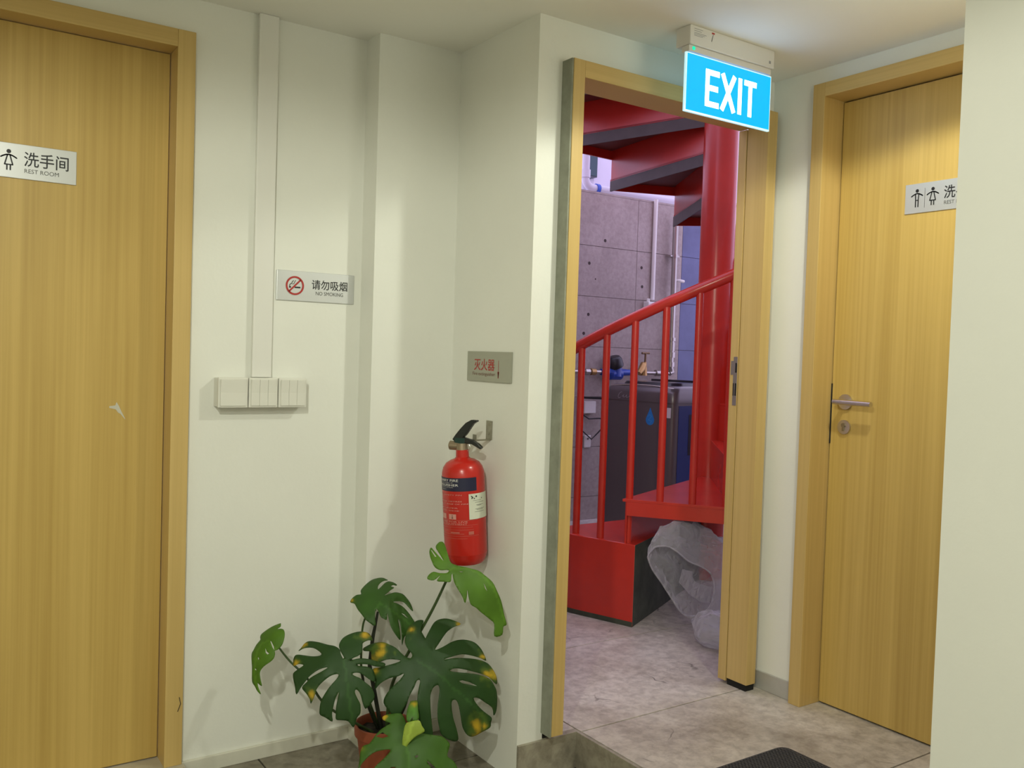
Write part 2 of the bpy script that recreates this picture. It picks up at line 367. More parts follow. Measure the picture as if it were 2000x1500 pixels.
# open passage frame
d2 = thing('door_2', (2.06, Y3, ZU), 'open passage with oak frame leading to the red stairs', 'door frame', kind='structure')
y0, y1, z0 = 2.108, 2.200, .137
box('door_frame', M_woodf, d2, 1.614, D2[0], y0, 2.236, z0, 2.158, bevel=.0012)
box('door_frame', M_woodh, d2, D2[0], D2[1], y0, 2.236, D2[2], 2.158, bevel=.0012)
box('door_frame', M_woodf, d2, D2[1], 2.517, y0, y1, z0, 2.158, bevel=.0012)
box('jamb_rebate', M_woodf, d2, D2[1]-.001, 2.517, 2.2035, 2.240, z0-.012, D2[2], bevel=.001)
box('frame_backing', M_backing, d2, 1.608, 1.614, y0+.003, Y3, z0-.002, 2.157)
box('frame_gap_shade', M_dark, d2, D2[1]+.004, 2.517, y0+.006, y1, ZU, z0)  # dark block standing in for the shade in the gap under the frame
box('frame_gap_shade', M_dark, d2, 1.62, D2[0]-.003, Y3+.002, 2.23, ZU, z0)
sp = MB().box(D2[1]-.0025, D2[1]-.0008, 2.2045, 2.222, 1.125, 1.30).box(D2[1]-.0025, D2[1]-.0008, 2.222, 2.234, 1.235, 1.285).build('strike_plate', mat('strike_steel', (.38, .35, .32), .45, metal=.8), d2)
box('latch_hole', M_dark, sp, D2[1]-.0032, D2[1]-.0026, 2.206, 2.213, 1.243, 1.278)
box('latch_hole', M_dark, sp, D2[1]-.0032, D2[1]-.0026, 2.206, 2.212, 1.160, 1.205); box('latch_hole', M_dark, sp, D2[1]-.0032, D2[1]-.0026, 2.217, 2.221, 1.160, 1.205)

# ------------------------------------------------------------------ wall mounted things
# switches
def light_switch(x0, rockers, label):
    t = thing('light_switch', (x0+.043, Y1, 1.098), label, 'switch', 'switches in a row under the trunking')
    yb = Y1-.040; w = .0895
    box('back_box', M_switch, t, x0+.001, x0+w-.002, yb, Y1, 1.100, 1.186, bevel=.002)
    box('face_plate', M_switch, t, x0, x0+w-.0012, yb-.010, yb, 1.098, 1.188, bevel=.0025)
    n = rockers; a = x0+.006; b = x0+w-.0072
    for k in range(n):
        p, q = a+(b-a)*k/n, a+(b-a)*(k+1)/n
        MB().prism([(p+.0004, yb-.010, 1.104), (p+.0004, yb-.010, 1.182), (p+.0004, yb-.0155, 1.182), (p+.0004, yb-.0125, 1.143), (p+.0004, yb-.0135, 1.104)], (q-p-.0008, 0, 0)).build('rocker', M_switch, t)
for k, (n, l) in enumerate(((1, 'cream light switch with one wide rocker beside the door frame'), (3, 'cream light switch with three rockers under the cable trunking'), (3, 'cream light switch with three rockers below the no smoking sign'))):
    light_switch(.758+k*.0912, n, l)
t = thing('cable_trunking', (.892, Y1, 1.188), 'white cable trunking running from the switches to the ceiling', 'trunking')
box('channel', M_pvc, t, .868, .9245, Y1-.016, Y1, 1.188, ZC, bevel=.0015)
box('cover', M_pvc, t, .8665, .926, Y1-.0205, Y1-.016, 1.1885, ZC-.0005, bevel=.0015)
# no smoking sign
t = thing('no_smoking_sign', (1.07, Y1, 1.43), 'pale metal no smoking sign on the wall right of the trunking', 'sign')
o = Vector((.9415, Y1, 1.4275)); h = .0935; wd = .257
MB().prism([o, o+Vector((wd, 0, 0)), o+Vector((wd, 0, h)), o+Vector((0, 0, h))], (0, -.005, 0)).build('plate', M_plate, t, bevel=.0015)
fn = frame(o+Vector((0, -.0056, 0)), (1, 0, 0), (0, 0, 1)); H = lambda v: h-v
P = Print(fn); P.text('请勿吸烟', .113, .233, H(.054), H(.0235), bold=.008); P.text('NO SMOKING', .127, .219, H(.0715), H(.060), 1); P.build('lettering', [M_black, M_grey], t)
P = Print(fn); c = (.058, H(.046))
P.rect(c[0]-.001, c[0]+.018, c[1]-.0075, c[1]-.0028); P.rect(c[0]-.0185, c[0]-.0125, c[1]-.0075, c[1]-.0028)
P.stroke([(c[0]-.0165, c[1]-.003), (c[0]-.016, c[1]+.003), (c[0]-.013, c[1]+.005), (c[0]-.010, c[1]+.006), (c[0]-.009, c[1]+.011), (c[0]-.005, c[1]+.015)], .0024, 1)
P.stroke([(c[0]-.007, c[1]+.004), (c[0]-.003, c[1]+.006), (c[0]-.001, c[1]+.011), (c[0]+.002, c[1]+.016)], .0020, 1)
P.build('cigarette_pictogram', [M_black, M_grey], t)
P = Print(frame(o+Vector((0, -.0062, 0)), (1, 0, 0), (0, 0, 1))); P.ring(c, .0238, .0295); s_ = .0265*math.cos(R_(45)); P.stroke([(c[0]-s_, c[1]-s_), (c[0]+s_, c[1]+s_)], .0052, cap=False)
P.build('prohibition_ring', M_redp, t)
# extinguisher sign on the side wall
t = thing('extinguisher_sign', (XS, 2.37, 1.195), 'grey metal sign with red lettering above the fire extinguisher', 'sign')
o = Vector((XS, 2.496, 1.1945)); h = .0945; wd = .2525
MB().prism([o, o+Vector((0, -wd, 0)), o+Vector((0, -wd, h)), o+Vector((0, 0, h))], (-.008, 0, 0)).build('plate', mat('sign_plate_grey', (.40, .40, .33), .4, metal=.35), t, bevel=.001)
P = Print(frame(o+Vector((-.0086, 0, 0)), (0, -1, 0), (0, 0, 1))); H = lambda v: h-v
P.text('灭火器', .044, .164, H(.0605), H(.0235), bold=.008); P.text('Fire extinguisher', .036, .168, H(.0795), H(.0655), 1); P.build('lettering', [M_redp, mat('faded_red', (.20, .09, .06), .6)], t)
P = Print(frame(o+Vector((-.0086, 0, 0)), (0, -1, 0), (0, 0, 1))); P.rect(.1855, .1872, H(.064), H(.027)); P.mb.poly([P.fn(.1815, H(.062)), P.fn(.1912, H(.062)), P.fn(.1864, H(.082))]); P.rect(.1842, .1886, H(.082), H(.062)); P.build('arrow', M_redp, t)

# exit sign
t = thing('exit_sign', (2.105, 1.975, ZC), 'lit blue exit sign in a white ceiling housing above the passage', 'exit sign')
hx0, hx1 = 1.918, 2.293
M_hous = mat('housing_white', (.72, .70, .66), .45)
box('housing', M_hous, t, hx0, hx1, 1.944, 2.005, 2.222, ZC, bevel=.003)
box('panel_clamp', M_hous, t, hx0+.003, hx1-.006, 1.951, 1.982, 2.203, 2.222, bevel=.002)
px0, px1, pz0, pz1, py = 1.921, 2.301, 2.028, 2.204, 1.965
box('panel_frame', mat('panel_edge', (.8, .8, .78), .25, emit=(.42, .86, 1.0), estr=.75), t, px0, px1, py-.004, py+.005, pz0, pz1, bevel=.001)
M_cy = mat('exit_cyan', (.0, .02, .04), .3, emit=(0.0, .55, 1.7), estr=1.0)
M_ew = mat('exit_white', (.8, .8, .8), .3, emit=(.9, 1.0, 1.0), estr=4.0)
box('lit_panel', M_cy, t, px0+.004, px1-.004, py-.0048, py-.0030, pz0+.005, pz1-.004)
P = Print(frame((px0, py-.0054, pz0), (1, 0, 0), (0, 0, 1))); Wd, Hh = px1-px0, pz1-pz0; sw = .0168
def L(pts): P.stroke([(u*Wd, v*Hh) for u, v in pts], sw, cap=False)
b_, t_ = .165, .800; m_ = .49; hu, hv = sw/2/Wd, sw/2/Hh
L([(.217+hu, b_), (.217+hu, t_)])
for v, u1 in ((t_-hv, .375), (b_+hv, .375), (m_, .362)): L([(.217+hu, v), (u1, v)])
L([(.410, t_), (.552, b_)]); L([(.552, t_), (.410, b_)]); L([(.619, t_), (.619, b_)]); L([(.668, t_-hv), (.817, t_-hv)]); L([(.7425, t_-hv), (.7425, b_)])
P.build('lettering', M_ew, t)
P = Print(frame((hx0, 1.9434, 2.222), (1, 0, 0), (0, 0, 1)))
for v, u1 in ((.047, .05), (.041, .045), (.035, .066), (.031, .058), (.027, .05)): P.stroke([(.014, v), (u1, v)], .0016, 0, cap=False)
P.build('fine_print', [mat('faint_print', (.30, .30, .30), .6), M_redp, mat('fainter_print', (.5, .5, .5), .6)], t)
Print(frame((hx0, 1.9434, 2.222), (1, 0, 0), (0, 0, 1))).rect(.348, .357, .012, .021).build('maker_mark', mat('faint_print', (.30, .30, .30), .6), t)
P = Print(frame((hx0, 1.9434, 2.222), (1, 0, 0), (0, 0, 1))); P.stroke([(.094, .044), (.088, .024)], .0022, 0); P.rect(.088, .1, .046, .051, 1); P.build('test_mark', [M_grey, M_redp], t)
MB().tube([(1.9395, 1.9515, 2.2135), (1.9395, 1.949, 2.2135), (1.9395, 1.9475, 2.2135)], [.006, .0055, .002], 14).build('status_light', mat('green_led', (0, .4, .25), .3, emit=(0, .6, .35), estr=1.2), t, smooth=True)

# ceiling downlights (above and behind the frame)
for (l, p, h), lb_ in zip(LAMPS, ['round ceiling downlight above the restroom door with the lever handle', 'round ceiling downlight in the middle of the lobby', 'round ceiling downlight near the rear wall of the lobby']):
    t = thing('ceiling_downlight', (l[0], l[1], ZC), lb_, 'lamp', 'ceiling downlights')
    n = 28; tr = MB()
    tr.lathe([(.055, ZC), (.062, ZC-.004), (.074, ZC-.004), (.076, ZC)], n, (l[0], l[1], 0)); tr.build('trim_ring', M_pvc, t, smooth=True)
    MB().lathe([(0, ZC-.003), (.055, ZC-.003)], n, (l[0], l[1], 0)).build('lens', mat('downlight_lens', (.8, .8, .75), .3, emit=(1, .95, .8), estr=2.5), t)


# ------------------------------------------------------------------ fire extinguisher
base = Vector((1.453, 2.366, .632)); top = Vector((1.431, 2.371, .955)); ax = (top-base).normalized()
bx = Vector((0, 1, 0)).cross(ax).normalized(); by = ax.cross(bx)
def E(r, ang, z):      # cylinder coordinates about the tilted axis, ang in degrees, 0 = +X
    a = R_(ang); r *= 1.05; return base + bx*(r*math.cos(a)) + by*(r*math.sin(a)) + ax*z
ext = thing('fire_extinguisher', base, 'red fire extinguisher hung on the wall above the potted plant', 'fire extinguisher')
prof = [(0, .004), (.040, .002), (.050, 0), (.0575, .008), (.0620, .026), (.0622, .030), (.0635, .0325), (.0635, .034), (.0635, .268), (.0625, .284), (.058, .300), (.049, .313), (.036, .321), (.024, .325), (.0195, .330), (.0188, .352), (0, .352)]
mb = MB(); n = 48
for r, z in prof: mb.v += [E(max(r, 1e-5), 360*k/n, z) for k in range(n)]
for i in range(len(prof)-1):
    for k in range(n): k2 = (k+1) % n; mb.f.append((i*n+k, i*n+k2, (i+1)*n+k2, (i+1)*n+k)); mb.m.append(0)
mb.build('cylinder', M_extred, ext, smooth=True)
FA = 238.6; RB = .0639
def curved(z0=0): return lambda u, v: E(RB+z0, FA+math.degrees(u/.0635), v)    # u: arc length right of the camera-facing line
A = lambda deg: R_(deg)*.0635
lb = Print(curved()).rect(A(-165), A(37), .232, .273, 0, 40).build('label_band', mat('band_navy', (.012, .013, .045), .45), ext)
P = Print(curved(.0004)); c = A(-62)
def line(txt, u1, v0, v1, m=0, half=None):
    half = half or (u1-c); P.text(txt, c-half, c+half, v0, v1, m)
line('ORDINARY FIRE', A(-13), .2615, .2690); line('PORTABLE', A(-28), .2565, .2595, 1); line('EXTINGUISHER', A(-13), .2475, .2545); line('DRY POWDER', A(-27), .2425, .2455, 1); line('ABC', A(-50), .2365, .2395, 1)
P.build('band_lettering', [M_whitep, mat('dim_white_print', (.45, .43, .42), .5)], lb)
P = Print(curved(.0004))
line('PULL OUT SAFETY PIN', A(-5), .2190, .2225); line('STAND TWO METRES', A(-5), .1995, .2030); line('AIM NOZZLE AT BASE OF FIRE', A(12), .1915, .1950, 0)
line('PRESS LEVER', A(-16), .1790, .1825); line('SIDE TO SIDE', A(-13), .1710, .1745)
line('SAFE FOR USE FOR LIVE', A(8), .1360, .1410); line('ELECTRICAL EQUIPMENT', A(7), .1290, .1340)
for v, u0, u1 in ((.1425, -150, 36), (.1275, -150, 36), (.1215, -120, 22), (.1135, -120, 24), (.0945, -150, 38), (.0870, -110, 6)):
    P.rect(A(u0), A(u1), v, v+.0008, 1, 20)
P.rect(A(-70), A(-2), .1010, .1022, 1, 8); P.rect(A(-40), A(-14), .1035, .1075, 1, 4); P.rect(A(10), A(24), .0985, .1085, 1, 3)
for a0, a1 in ((-44, -22), (-75, -55)): P.rect(A(a0), A(a1), .1460, .1620, 0, 6)
P.build('body_lettering', [mat('pink_white_print', (.62, .30, .26), .5), mat('thin_pink_print', (.50, .13, .10), .5)], ext)
P = Print(curved(.0008)); P.stroke([(A(-33), .150), (A(-33), .160)], .0016, 0, cap=False); P.disc((A(-33), .1505), .0024); P.build('fire_pictogram', M_redd, ext)
st = Print(curved(.0009)).rect(A(13), A(84), .145, .223, 0, 20).build('inspection_sticker', mat('sticker_paper', (.66, .68, .56), .6), ext)
P = Print(curved(.0014))
P.stroke([(A(20), .216), (A(24), .212), (A(21), .209)], .0032, 0); P.disc((A(34), .2145), .0028); P.disc((A(28), .2085), .002); P.disc((A(52), .207), .0018)
for v, a0, a1 in ((.202, 24, 50), (.196, 30, 60), (.188, 33, 58), (.186, 36, 50), (.176, 30, 62), (.173, 34, 56), (.167, 28, 60)): P.stroke([(A(a0), v), (A(a1), v)], .0009, 1, cap=False, sub=6)
P.build('sticker_print', [mat('sticker_ink', (.04, .05, .04), .6), M_grey], st)
HD = Vector((.56, -.83, 0))                                   # the levers point towards the wall bracket
LZ = Vector((0, 0, 1)); LS = HD.cross(LZ)
nk = E(0, 0, .352)
val = MB().tube([nk-ax*.004, nk+ax*.020], [.0185, .017], 20).tube([nk+ax*.010-HD*.002, nk+ax*.011-HD*.040], [.013, .0145], 18).tube([nk+ax*.011-HD*.040, nk+ax*.011-HD*.043], [.0145, .010], 18)
val.build('valve', mat('valve_brass', (.34, .27, .19), .38, metal=.75), ext, smooth=True)
MB().tube([nk+ax*.011-HD*.0432, nk+ax*.011-HD*.0436], .009, 18).build('gauge', mat('gauge_face', (.45, .40, .33), .3), ext)
M_blk = mat('black_enamel', (.012, .014, .012), .32)
def lever(name, pts, th, hgt):
    pts = [nk + HD*a + LZ*b for a, b in pts]; m = MB(); k = len(pts)
    for i, p in enumerate(pts):
        tt = (pts[min(i+1, k-1)]-pts[max(i-1, 0)]).normalized(); nn = LS.cross(tt).normalized(); hh = hgt[i]/2
        m.v += [p+LS*th/2+nn*hh, p-LS*th/2+nn*hh, p-LS*th/2-nn*hh, p+LS*th/2-nn*hh]
    for i in range(k-1):
        for q in range(4): m.f.append((4*i+q, 4*i+(q+1) % 4, 4*i+4+(q+1) % 4, 4*i+4+q)); m.m.append(0)
    m.f += [(3, 2, 1, 0), (4*k-4, 4*k-3, 4*k-2, 4*k-1)]; m.m += [0, 0]
    m.build(name, M_blk, ext, bevel=.002)
lever('squeeze_lever', [(-.024, .024), (-.012, .038), (.004, .056), (.020, .076), (.034, .088), (.050, .092)], .018, [.020, .024, .026, .022, .014, .004])
lever('carry_handle', [(-.006, .030), (.014, .029), (.036, .025), (.052, .017), (.066, .008)], .017, [.022, .016, .013, .012, .008])
MB().box(-.5, .5, -.5, .5, -.5, .5).build('valve_head', mat('valve_green', (.01, .04, .032), .35), ext, bevel=.05).matrix_basis = Matrix.LocRotScale(nk+LZ*.026-HD*.006, Matrix((HD, LS, LZ)).transposed().to_quaternion(), (.034, .019, .020))
rg = [nk+HD*.018+LZ*(.008+.011*math.sin(a))+HD*(.008*math.cos(a)) for a in [k*math.pi/10 for k in range(21)]]
MB().tube(rg, .0012, 6, caps=False).build('pin_ring', M_steel, ext, smooth=True)
# hook it hangs from
t = thing('wall_hook', (XS, 2.362, 1.01), 'galvanised wall hook behind the fire extinguisher valve', 'hook')
M_galv = mat('galvanised', (.36, .34, .26), .5, metal=.4, var=.3, scale=40)
box('strip', M_galv, t, XS-.003, XS, 2.345, 2.379, 1.012, 1.072, bevel=.001)
MB().box(XS-.075, XS-.002, 2.352, 2.372, 1.010, 1.0135).box(XS-.056, XS-.053, 2.352, 2.372, 1.0135, 1.030).build('arm', M_galv, t, bevel=.0008)
for k in (1.032, 1.060): MB().tube([(XS-.0045, 2.362, k), (XS-.002, 2.362, k)], .004, 10).build('screw', M_galv, t)

# ------------------------------------------------------------------ potted monstera
PC = Vector((1.212, 2.425, 0))
plant = thing('potted_monstera', PC, 'potted monstera with yellowing leaf tips in a terracotta pot', 'plant')
M_pot = mat('terracotta', (.36, .085, .035), .6, var=.2, scale=10)
MB().lathe([(0, .0), (.062, .0), (.064, .004), (.080, .118), (.087, .120), (.089, .150), (.084, .152), (.081, .148), (.079, .122), (.070, .118)], 40, PC).build('pot', M_pot, plant, smooth=True)
so = MB()
for i in range(6):
    for k in range(24): a = 2*math.pi*k/24; r = .0775*i/5; p = PC+Vector((r*math.cos(a), r*math.sin(a), .128)); p.z += .010*noise.noise(p*40); so.v.append(p)
for i in range(5):
    for k in range(24): k2 = (k+1) % 24; so.f.append((i*24+k, i*24+k2, (i+1)*24+k2, (i+1)*24+k)); so.m.append(0)
so.build('soil', mat('potting_soil', (.022, .015, .010), .95, var=.5, scale=60), plant, smooth=True)
def leaf_mat():
    m = bpy.data.materials.new('monstera_leaf'); m.use_nodes = True; nt = m.node_tree; b = nt.nodes['Principled BSDF']
    a = nt.nodes.new('ShaderNodeVertexColor'); a.layer_name = 'tint'
    n = nt.nodes.new('ShaderNodeTexNoise'); n.inputs['Scale'].default_value = 14; n.inputs['Detail'].default_value = 4
    tc = nt.nodes.new('ShaderNodeTexCoord'); nt.links.new(tc.outputs['Object'], n.inputs['Vector'])
    r = nt.nodes.new('ShaderNodeMapRange'); r.inputs[3].default_value = .75; r.inputs[4].default_value = 1.2; nt.links.new(n.outputs['Fac'], r.inputs[0])
    x = nt.nodes.new('ShaderNodeVectorMath'); x.operation = 'SCALE'; nt.links.new(a.outputs['Color'], x.inputs[0]); nt.links.new(r.outputs[0], x.inputs['Scale'])
    nt.links.new(x.outputs[0], b.inputs['Base Color']); b.inputs['Roughness'].default_value = .5
    b.inputs['Specular IOR Level'].default_value = .3
    return m
M_leaf = leaf_mat(); M_stem = mat('petiole_green', (.045, .085, .02), .45, var=.3, scale=10); M_stemd = mat('stem_dark', (.018, .022, .012), .5)
def catmull(P, n):
    out = []
    for i in range(len(P)-1):
        p0, p1, p2, p3 = P[max(i-1, 0)], P[i], P[i+1], P[min(i+2, len(P)-1)]
        for k in range(n):
            t = k/n; out.append(tuple(.5*((2*p1[j])+(-p0[j]+p2[j])*t+(2*p0[j]-5*p1[j]+4*p2[j]-p3[j])*t*t+(-p0[j]+3*p1[j]-3*p2[j]+p3[j])*t**3) for j in (0, 1)))
    return out + [P[-1]]
def inside(p, poly):
    c = False; j = len(poly)-1
    for i in range(len(poly)):
        a, b = poly[i], poly[j]
        if (a[1] > p[1]) != (b[1] > p[1]) and p[0] < (b[0]-a[0])*(p[1]-a[1])/(b[1]-a[1])+a[0]: c = not c
        j = i
    return c
P3 = lambda x, y, Y: at(x, y, 1, Y)
CAM = Vector((0, 0, CZ))
def toCam(p, up=0): return (CAM-Vector(p)).normalized() + Vector((0, 0, up))
DG = (.020, .058, .011); MG = (.032, .088, .012); LG = (.075, .170, .012)
def leaf(crop, pts, base, Y, N, green, rib=(), holes=(), yellow=(), cup=.0, wave=.004, seed=1):
    """one blade: its outline (photo crop coordinates, crop = x0, y0, scale) laid on a tilted plane through the petiole joint"""
    ox, oy, sc = crop; c2 = lambda q: (ox+q[0]/sc, oy+q[1]/sc)
    B = P3(*c2(base), Y); N = Vector(N).normalized(); e1 = N.cross(Vector((0, 0, 1))).normalized(); e2 = e1.cross(N)
    def pl(q):
        d = _fw + _rt*((c2(q)[0]-1000)/FPX) - _up*((c2(q)[1]-750)/FPX)
        t = (B-CAM).dot(N)/d.dot(N); p = CAM+d*t-B; return (p.dot(e1), p.dot(e2))
    poly = catmull([pl(q) for q in pts]+[pl(pts[0])], 3)[:-1]
    out = [poly[0]]
    for p in poly[1:]:
        if math.hypot(p[0]-out[-1][0], p[1]-out[-1][1]) > .0012: out.append(p)
    poly = out; n0 = len(poly); hl = [[pl(q) for q in h] for h in holes]; rb = [pl(q) for q in rib]; yl = [(*pl(q[:2]), math.hypot(pl((q[0]+q[2], q[1]))[0]-pl(q[:2])[0], pl((q[0]+q[2], q[1]))[1]-pl(q[:2])[1])) for q in yellow]
    V = [Vector(p) for p in poly]; ED = [(i, (i+1) % n0) for i in range(n0)]
    for h in hl: b0 = len(V); V += [Vector(p) for p in h]; ED += [(b0+i, b0+(i+1) % len(h)) for i in range(len(h))]
    xs_ = [p[0] for p in poly]; ys_ = [p[1] for p in poly]; st = .0065; rnd = random.Random(seed); y = min(ys_); nb_ = list(V)
    while y < max(ys_):
        x = min(xs_)
        while x < max(xs_):
            p = (x+rnd.uniform(-.001, .001), y+rnd.uniform(-.001, .001))
            if inside(p, poly) and min((p[0]-q.x)**2+(p[1]-q.y)**2 for q in nb_) > 6e-6: V.append(Vector(p))
            x += st
        y += st
    vo, eo, fo = delaunay_2d_cdt(V, ED, [], 0, 1e-6)[:3]
    fs = []
    for f in fo:
        c = (sum(vo[i].x for i in f)/len(f), sum(vo[i].y for i in f)/len(f))
        if inside(c, poly) and not any(inside(c, h) for h in hl): fs.append(tuple(f))
    def drib(x, y):
        best = 9
        for a, b in zip(rb, rb[1:]):
            dx, dy = b[0]-a[0], b[1]-a[1]; L2 = dx*dx+dy*dy or 1e-9; t = max(0, min(1, ((x-a[0])*dx+(y-a[1])*dy)/L2)); best = min(best, math.hypot(x-a[0]-dx*t, y-a[1]-dy*t))
        return best
    me = bpy.data.meshes.new('leaf'); co = []; cols = []
    for v in vo:
        x, y = v.x, v.y; d = drib(x, y); r2 = x*x+y*y
        z = wave*noise.noise(Vector((x*13, y*13, seed))) + .12*wave*noise.noise(Vector((x*45, y*45, seed+3))) - cup*r2*6 + (.05*min(d, .05) if rb else 0)
        co.append(B+e1*x+e2*y+N*z)
        c = Vector(green)*(1+.22*noise.noise(Vector((x*18, y*18, seed+5))))
        if d < .0035: c = c*1.25+Vector((.006, .014, .003))
        for (yx, yy, yr) in yl:
            q = math.hypot(x-yx, y-yy)*(1+.8*noise.noise(Vector((x*55, y*55, 2))))
            q *= 1.25
            if q < yr: c = c.lerp(Vector((.50, .33, .02)), min(1, (1-q/yr)*1.5))
            elif q < yr*1.8: c = c.lerp(Vector((.13, .19, .02)), (1.8-q/yr)*.55)
        cols.append((*c, 1))
    me.from_pydata([tuple(c) for c in co], [], fs); me.materials.append(M_leaf)
    at_ = me.color_attributes.new('tint', 'FLOAT_COLOR', 'POINT')
    for i, c in enumerate(cols): at_.data[i].color = c
    bm = bmesh.new(); bm.from_mesh(me); bmesh.ops.delete(bm, geom=[v for v in bm.verts if not v.link_faces], context='VERTS'); bmesh.ops.recalc_face_normals(bm, faces=bm.faces); bm.to_mesh(me); bm.free()
    me.shade_smooth()
    o = bpy.data.objects.new('leaf', me); COL.objects.link(o); o.parent = plant; o.matrix_parent_inverse = plant.matrix_basis.inverted()
    sd = o.modifiers.new('thick', 'SOLIDIFY'); sd.thickness = .0011; sd.offset = 0
    return o
# mid left dark leaf
leaf((560, 1220, 7.5), [(825, 500), (795, 440), (775, 365), (700, 310), (600, 280), (470, 225), (330, 190), (260, 212), (210, 270), (165, 320), (250, 290), (370, 300), (440, 340), (505, 410), (480, 440), (380, 435), (270, 408), (145, 375), (100, 400), (85, 470), (92, 535), (170, 525), (240, 555), (140, 605), (85, 645), (85, 720), (110, 830), (130, 940), (200, 855), (290, 765), (335, 722), (470, 650), (600, 628), (500, 685), (345, 748), (290, 795), (215, 860), (280, 950), (330, 1030), (348, 1090), (410, 980), (430, 920), (480, 860), (560, 800), (660, 740), (755, 722), (735, 780), (640, 880), (580, 950), (520, 1030), (490, 1090), (475, 1170), (480, 1240), (560, 1280), (665, 1335), (660, 1240), (690, 1120), (722, 1030), (762, 965), (745, 1050), (722, 1150), (715, 1240), (720, 1310), (800, 1320), (900, 1330), (980, 1400), (1030, 1280), (1080, 1220), (1080, 1110), (1040, 1040), (1000, 960), (1015, 920), (1060, 950), (1090, 1010), (1110, 1080), (1150, 1160), (1200, 1130), (1270, 1050), (1290, 980), (1250, 890), (1170, 830), (1080, 770), (1000, 740), (965, 715), (1000, 697), (1090, 705), (1200, 770), (1290, 800), (1290, 700), (1260, 630), (1180, 604), (1080, 602), (1010, 592), (1080, 575), (1200, 570), (1300, 580), (1430, 560), (1440, 510), (1320, 500), (1150, 490), (1020, 502), (910, 535), (980, 488), (1060, 450), (1110, 380), (1105, 290), (1130, 240), (1200, 200), (1260, 190), (1240, 130), (1190, 80), (1080, 70), (950, 105), (850, 160), (790, 230), (765, 310), (792, 400), (838, 480)],
     (830, 510), 2.34, toCam((1.1, 2.34, .4), .45), DG, rib=[(830, 520), (870, 700), (900, 950), (960, 1330)], yellow=((1150, 130, 95), (125, 520, 60), (362, 960, 75), (250, 235, 55)), cup=.35, wave=.008, seed=5)
# big dark leaf
leaf((720, 1190, 5.770), [(640, 322), (690, 220), (740, 130), (800, 85), (880, 68), (960, 85), (1045, 120), (960, 170), (890, 230), (840, 300), (790, 380), (750, 450), (830, 415), (930, 350), (1020, 315), (1110, 308), (1200, 325), (1270, 380), (1310, 440), (1340, 520), (1270, 500), (1160, 485), (1060, 482), (950, 515), (845, 560), (960, 535), (1100, 522), (1250, 522), (1360, 550), (1430, 620), (1470, 700), (1465, 770), (1380, 710), (1300, 685), (1200, 668), (1050, 650), (960, 655), (920, 685), (1020, 692), (1150, 690), (1300, 702), (1390, 730), (1440, 790), (1470, 850), (1480, 960), (1470, 1060), (1440, 1110), (1420, 1030), (1330, 985), (1250, 950), (1195, 955), (1240, 1020), (1320, 1080), (1415, 1135), (1410, 1190), (1400, 1245), (1310, 1300), (1200, 1360), (1130, 1350), (1080, 1290), (1060, 1230), (1040, 1130), (1015, 1030), (985, 990), (945, 1005), (940, 1070), (960, 1180), (1000, 1290), (1025, 1400), (980, 1430), (900, 1410), (830, 1370), (800, 1290), (780, 1180), (780, 1060), (800, 920), (795, 860), (770, 845), (725, 880), (697, 960), (697, 1060), (705, 1170), (720, 1290), (730, 1410), (680, 1400), (620, 1370), (590, 1300), (560, 1200), (550, 1080), (550, 980), (565, 880), (580, 800), (545, 800), (515, 870), (470, 950), (430, 1040), (380, 1120), (350, 1160), (270, 1170), (220, 1110), (165, 1030), (190, 950), (260, 870), (350, 790), (398, 722), (330, 750), (230, 770), (130, 820), (65, 880), (70, 800), (60, 720), (45, 650), (130, 640), (270, 610), (360, 577), (290, 560), (200, 560), (80, 592), (35, 570), (25, 500), (15, 450), (-60, 432), (-69, 400), (-20, 375), (39, 358), (154, 354), (230, 385), (310, 430), (400, 520), (470, 550), (490, 505), (440, 440), (410, 370), (415, 290), (440, 200), (500, 140), (560, 105), (620, 112), (600, 180), (592, 230), (610, 270)],
     (545, 575), 2.27, toCam((1.25, 2.27, .4), .30), DG, rib=[(545, 580), (740, 690), (900, 820), (1040, 920), (1230, 1060), (1390, 1240)], holes=[[(1025, 785), (1060, 775), (1150, 790), (1235, 822), (1150, 815), (1060, 805)]],
     yellow=((1420, 660, 90), (1340, 672, 60), (1250, 1255, 105), (1330, 1240, 50), (1295, 480, 48), (1025, 118, 50), (478, 220, 50), (110, 490, 85), (70, 680, 60), (150, 395, 60)), cup=.25, wave=.008, seed=15)
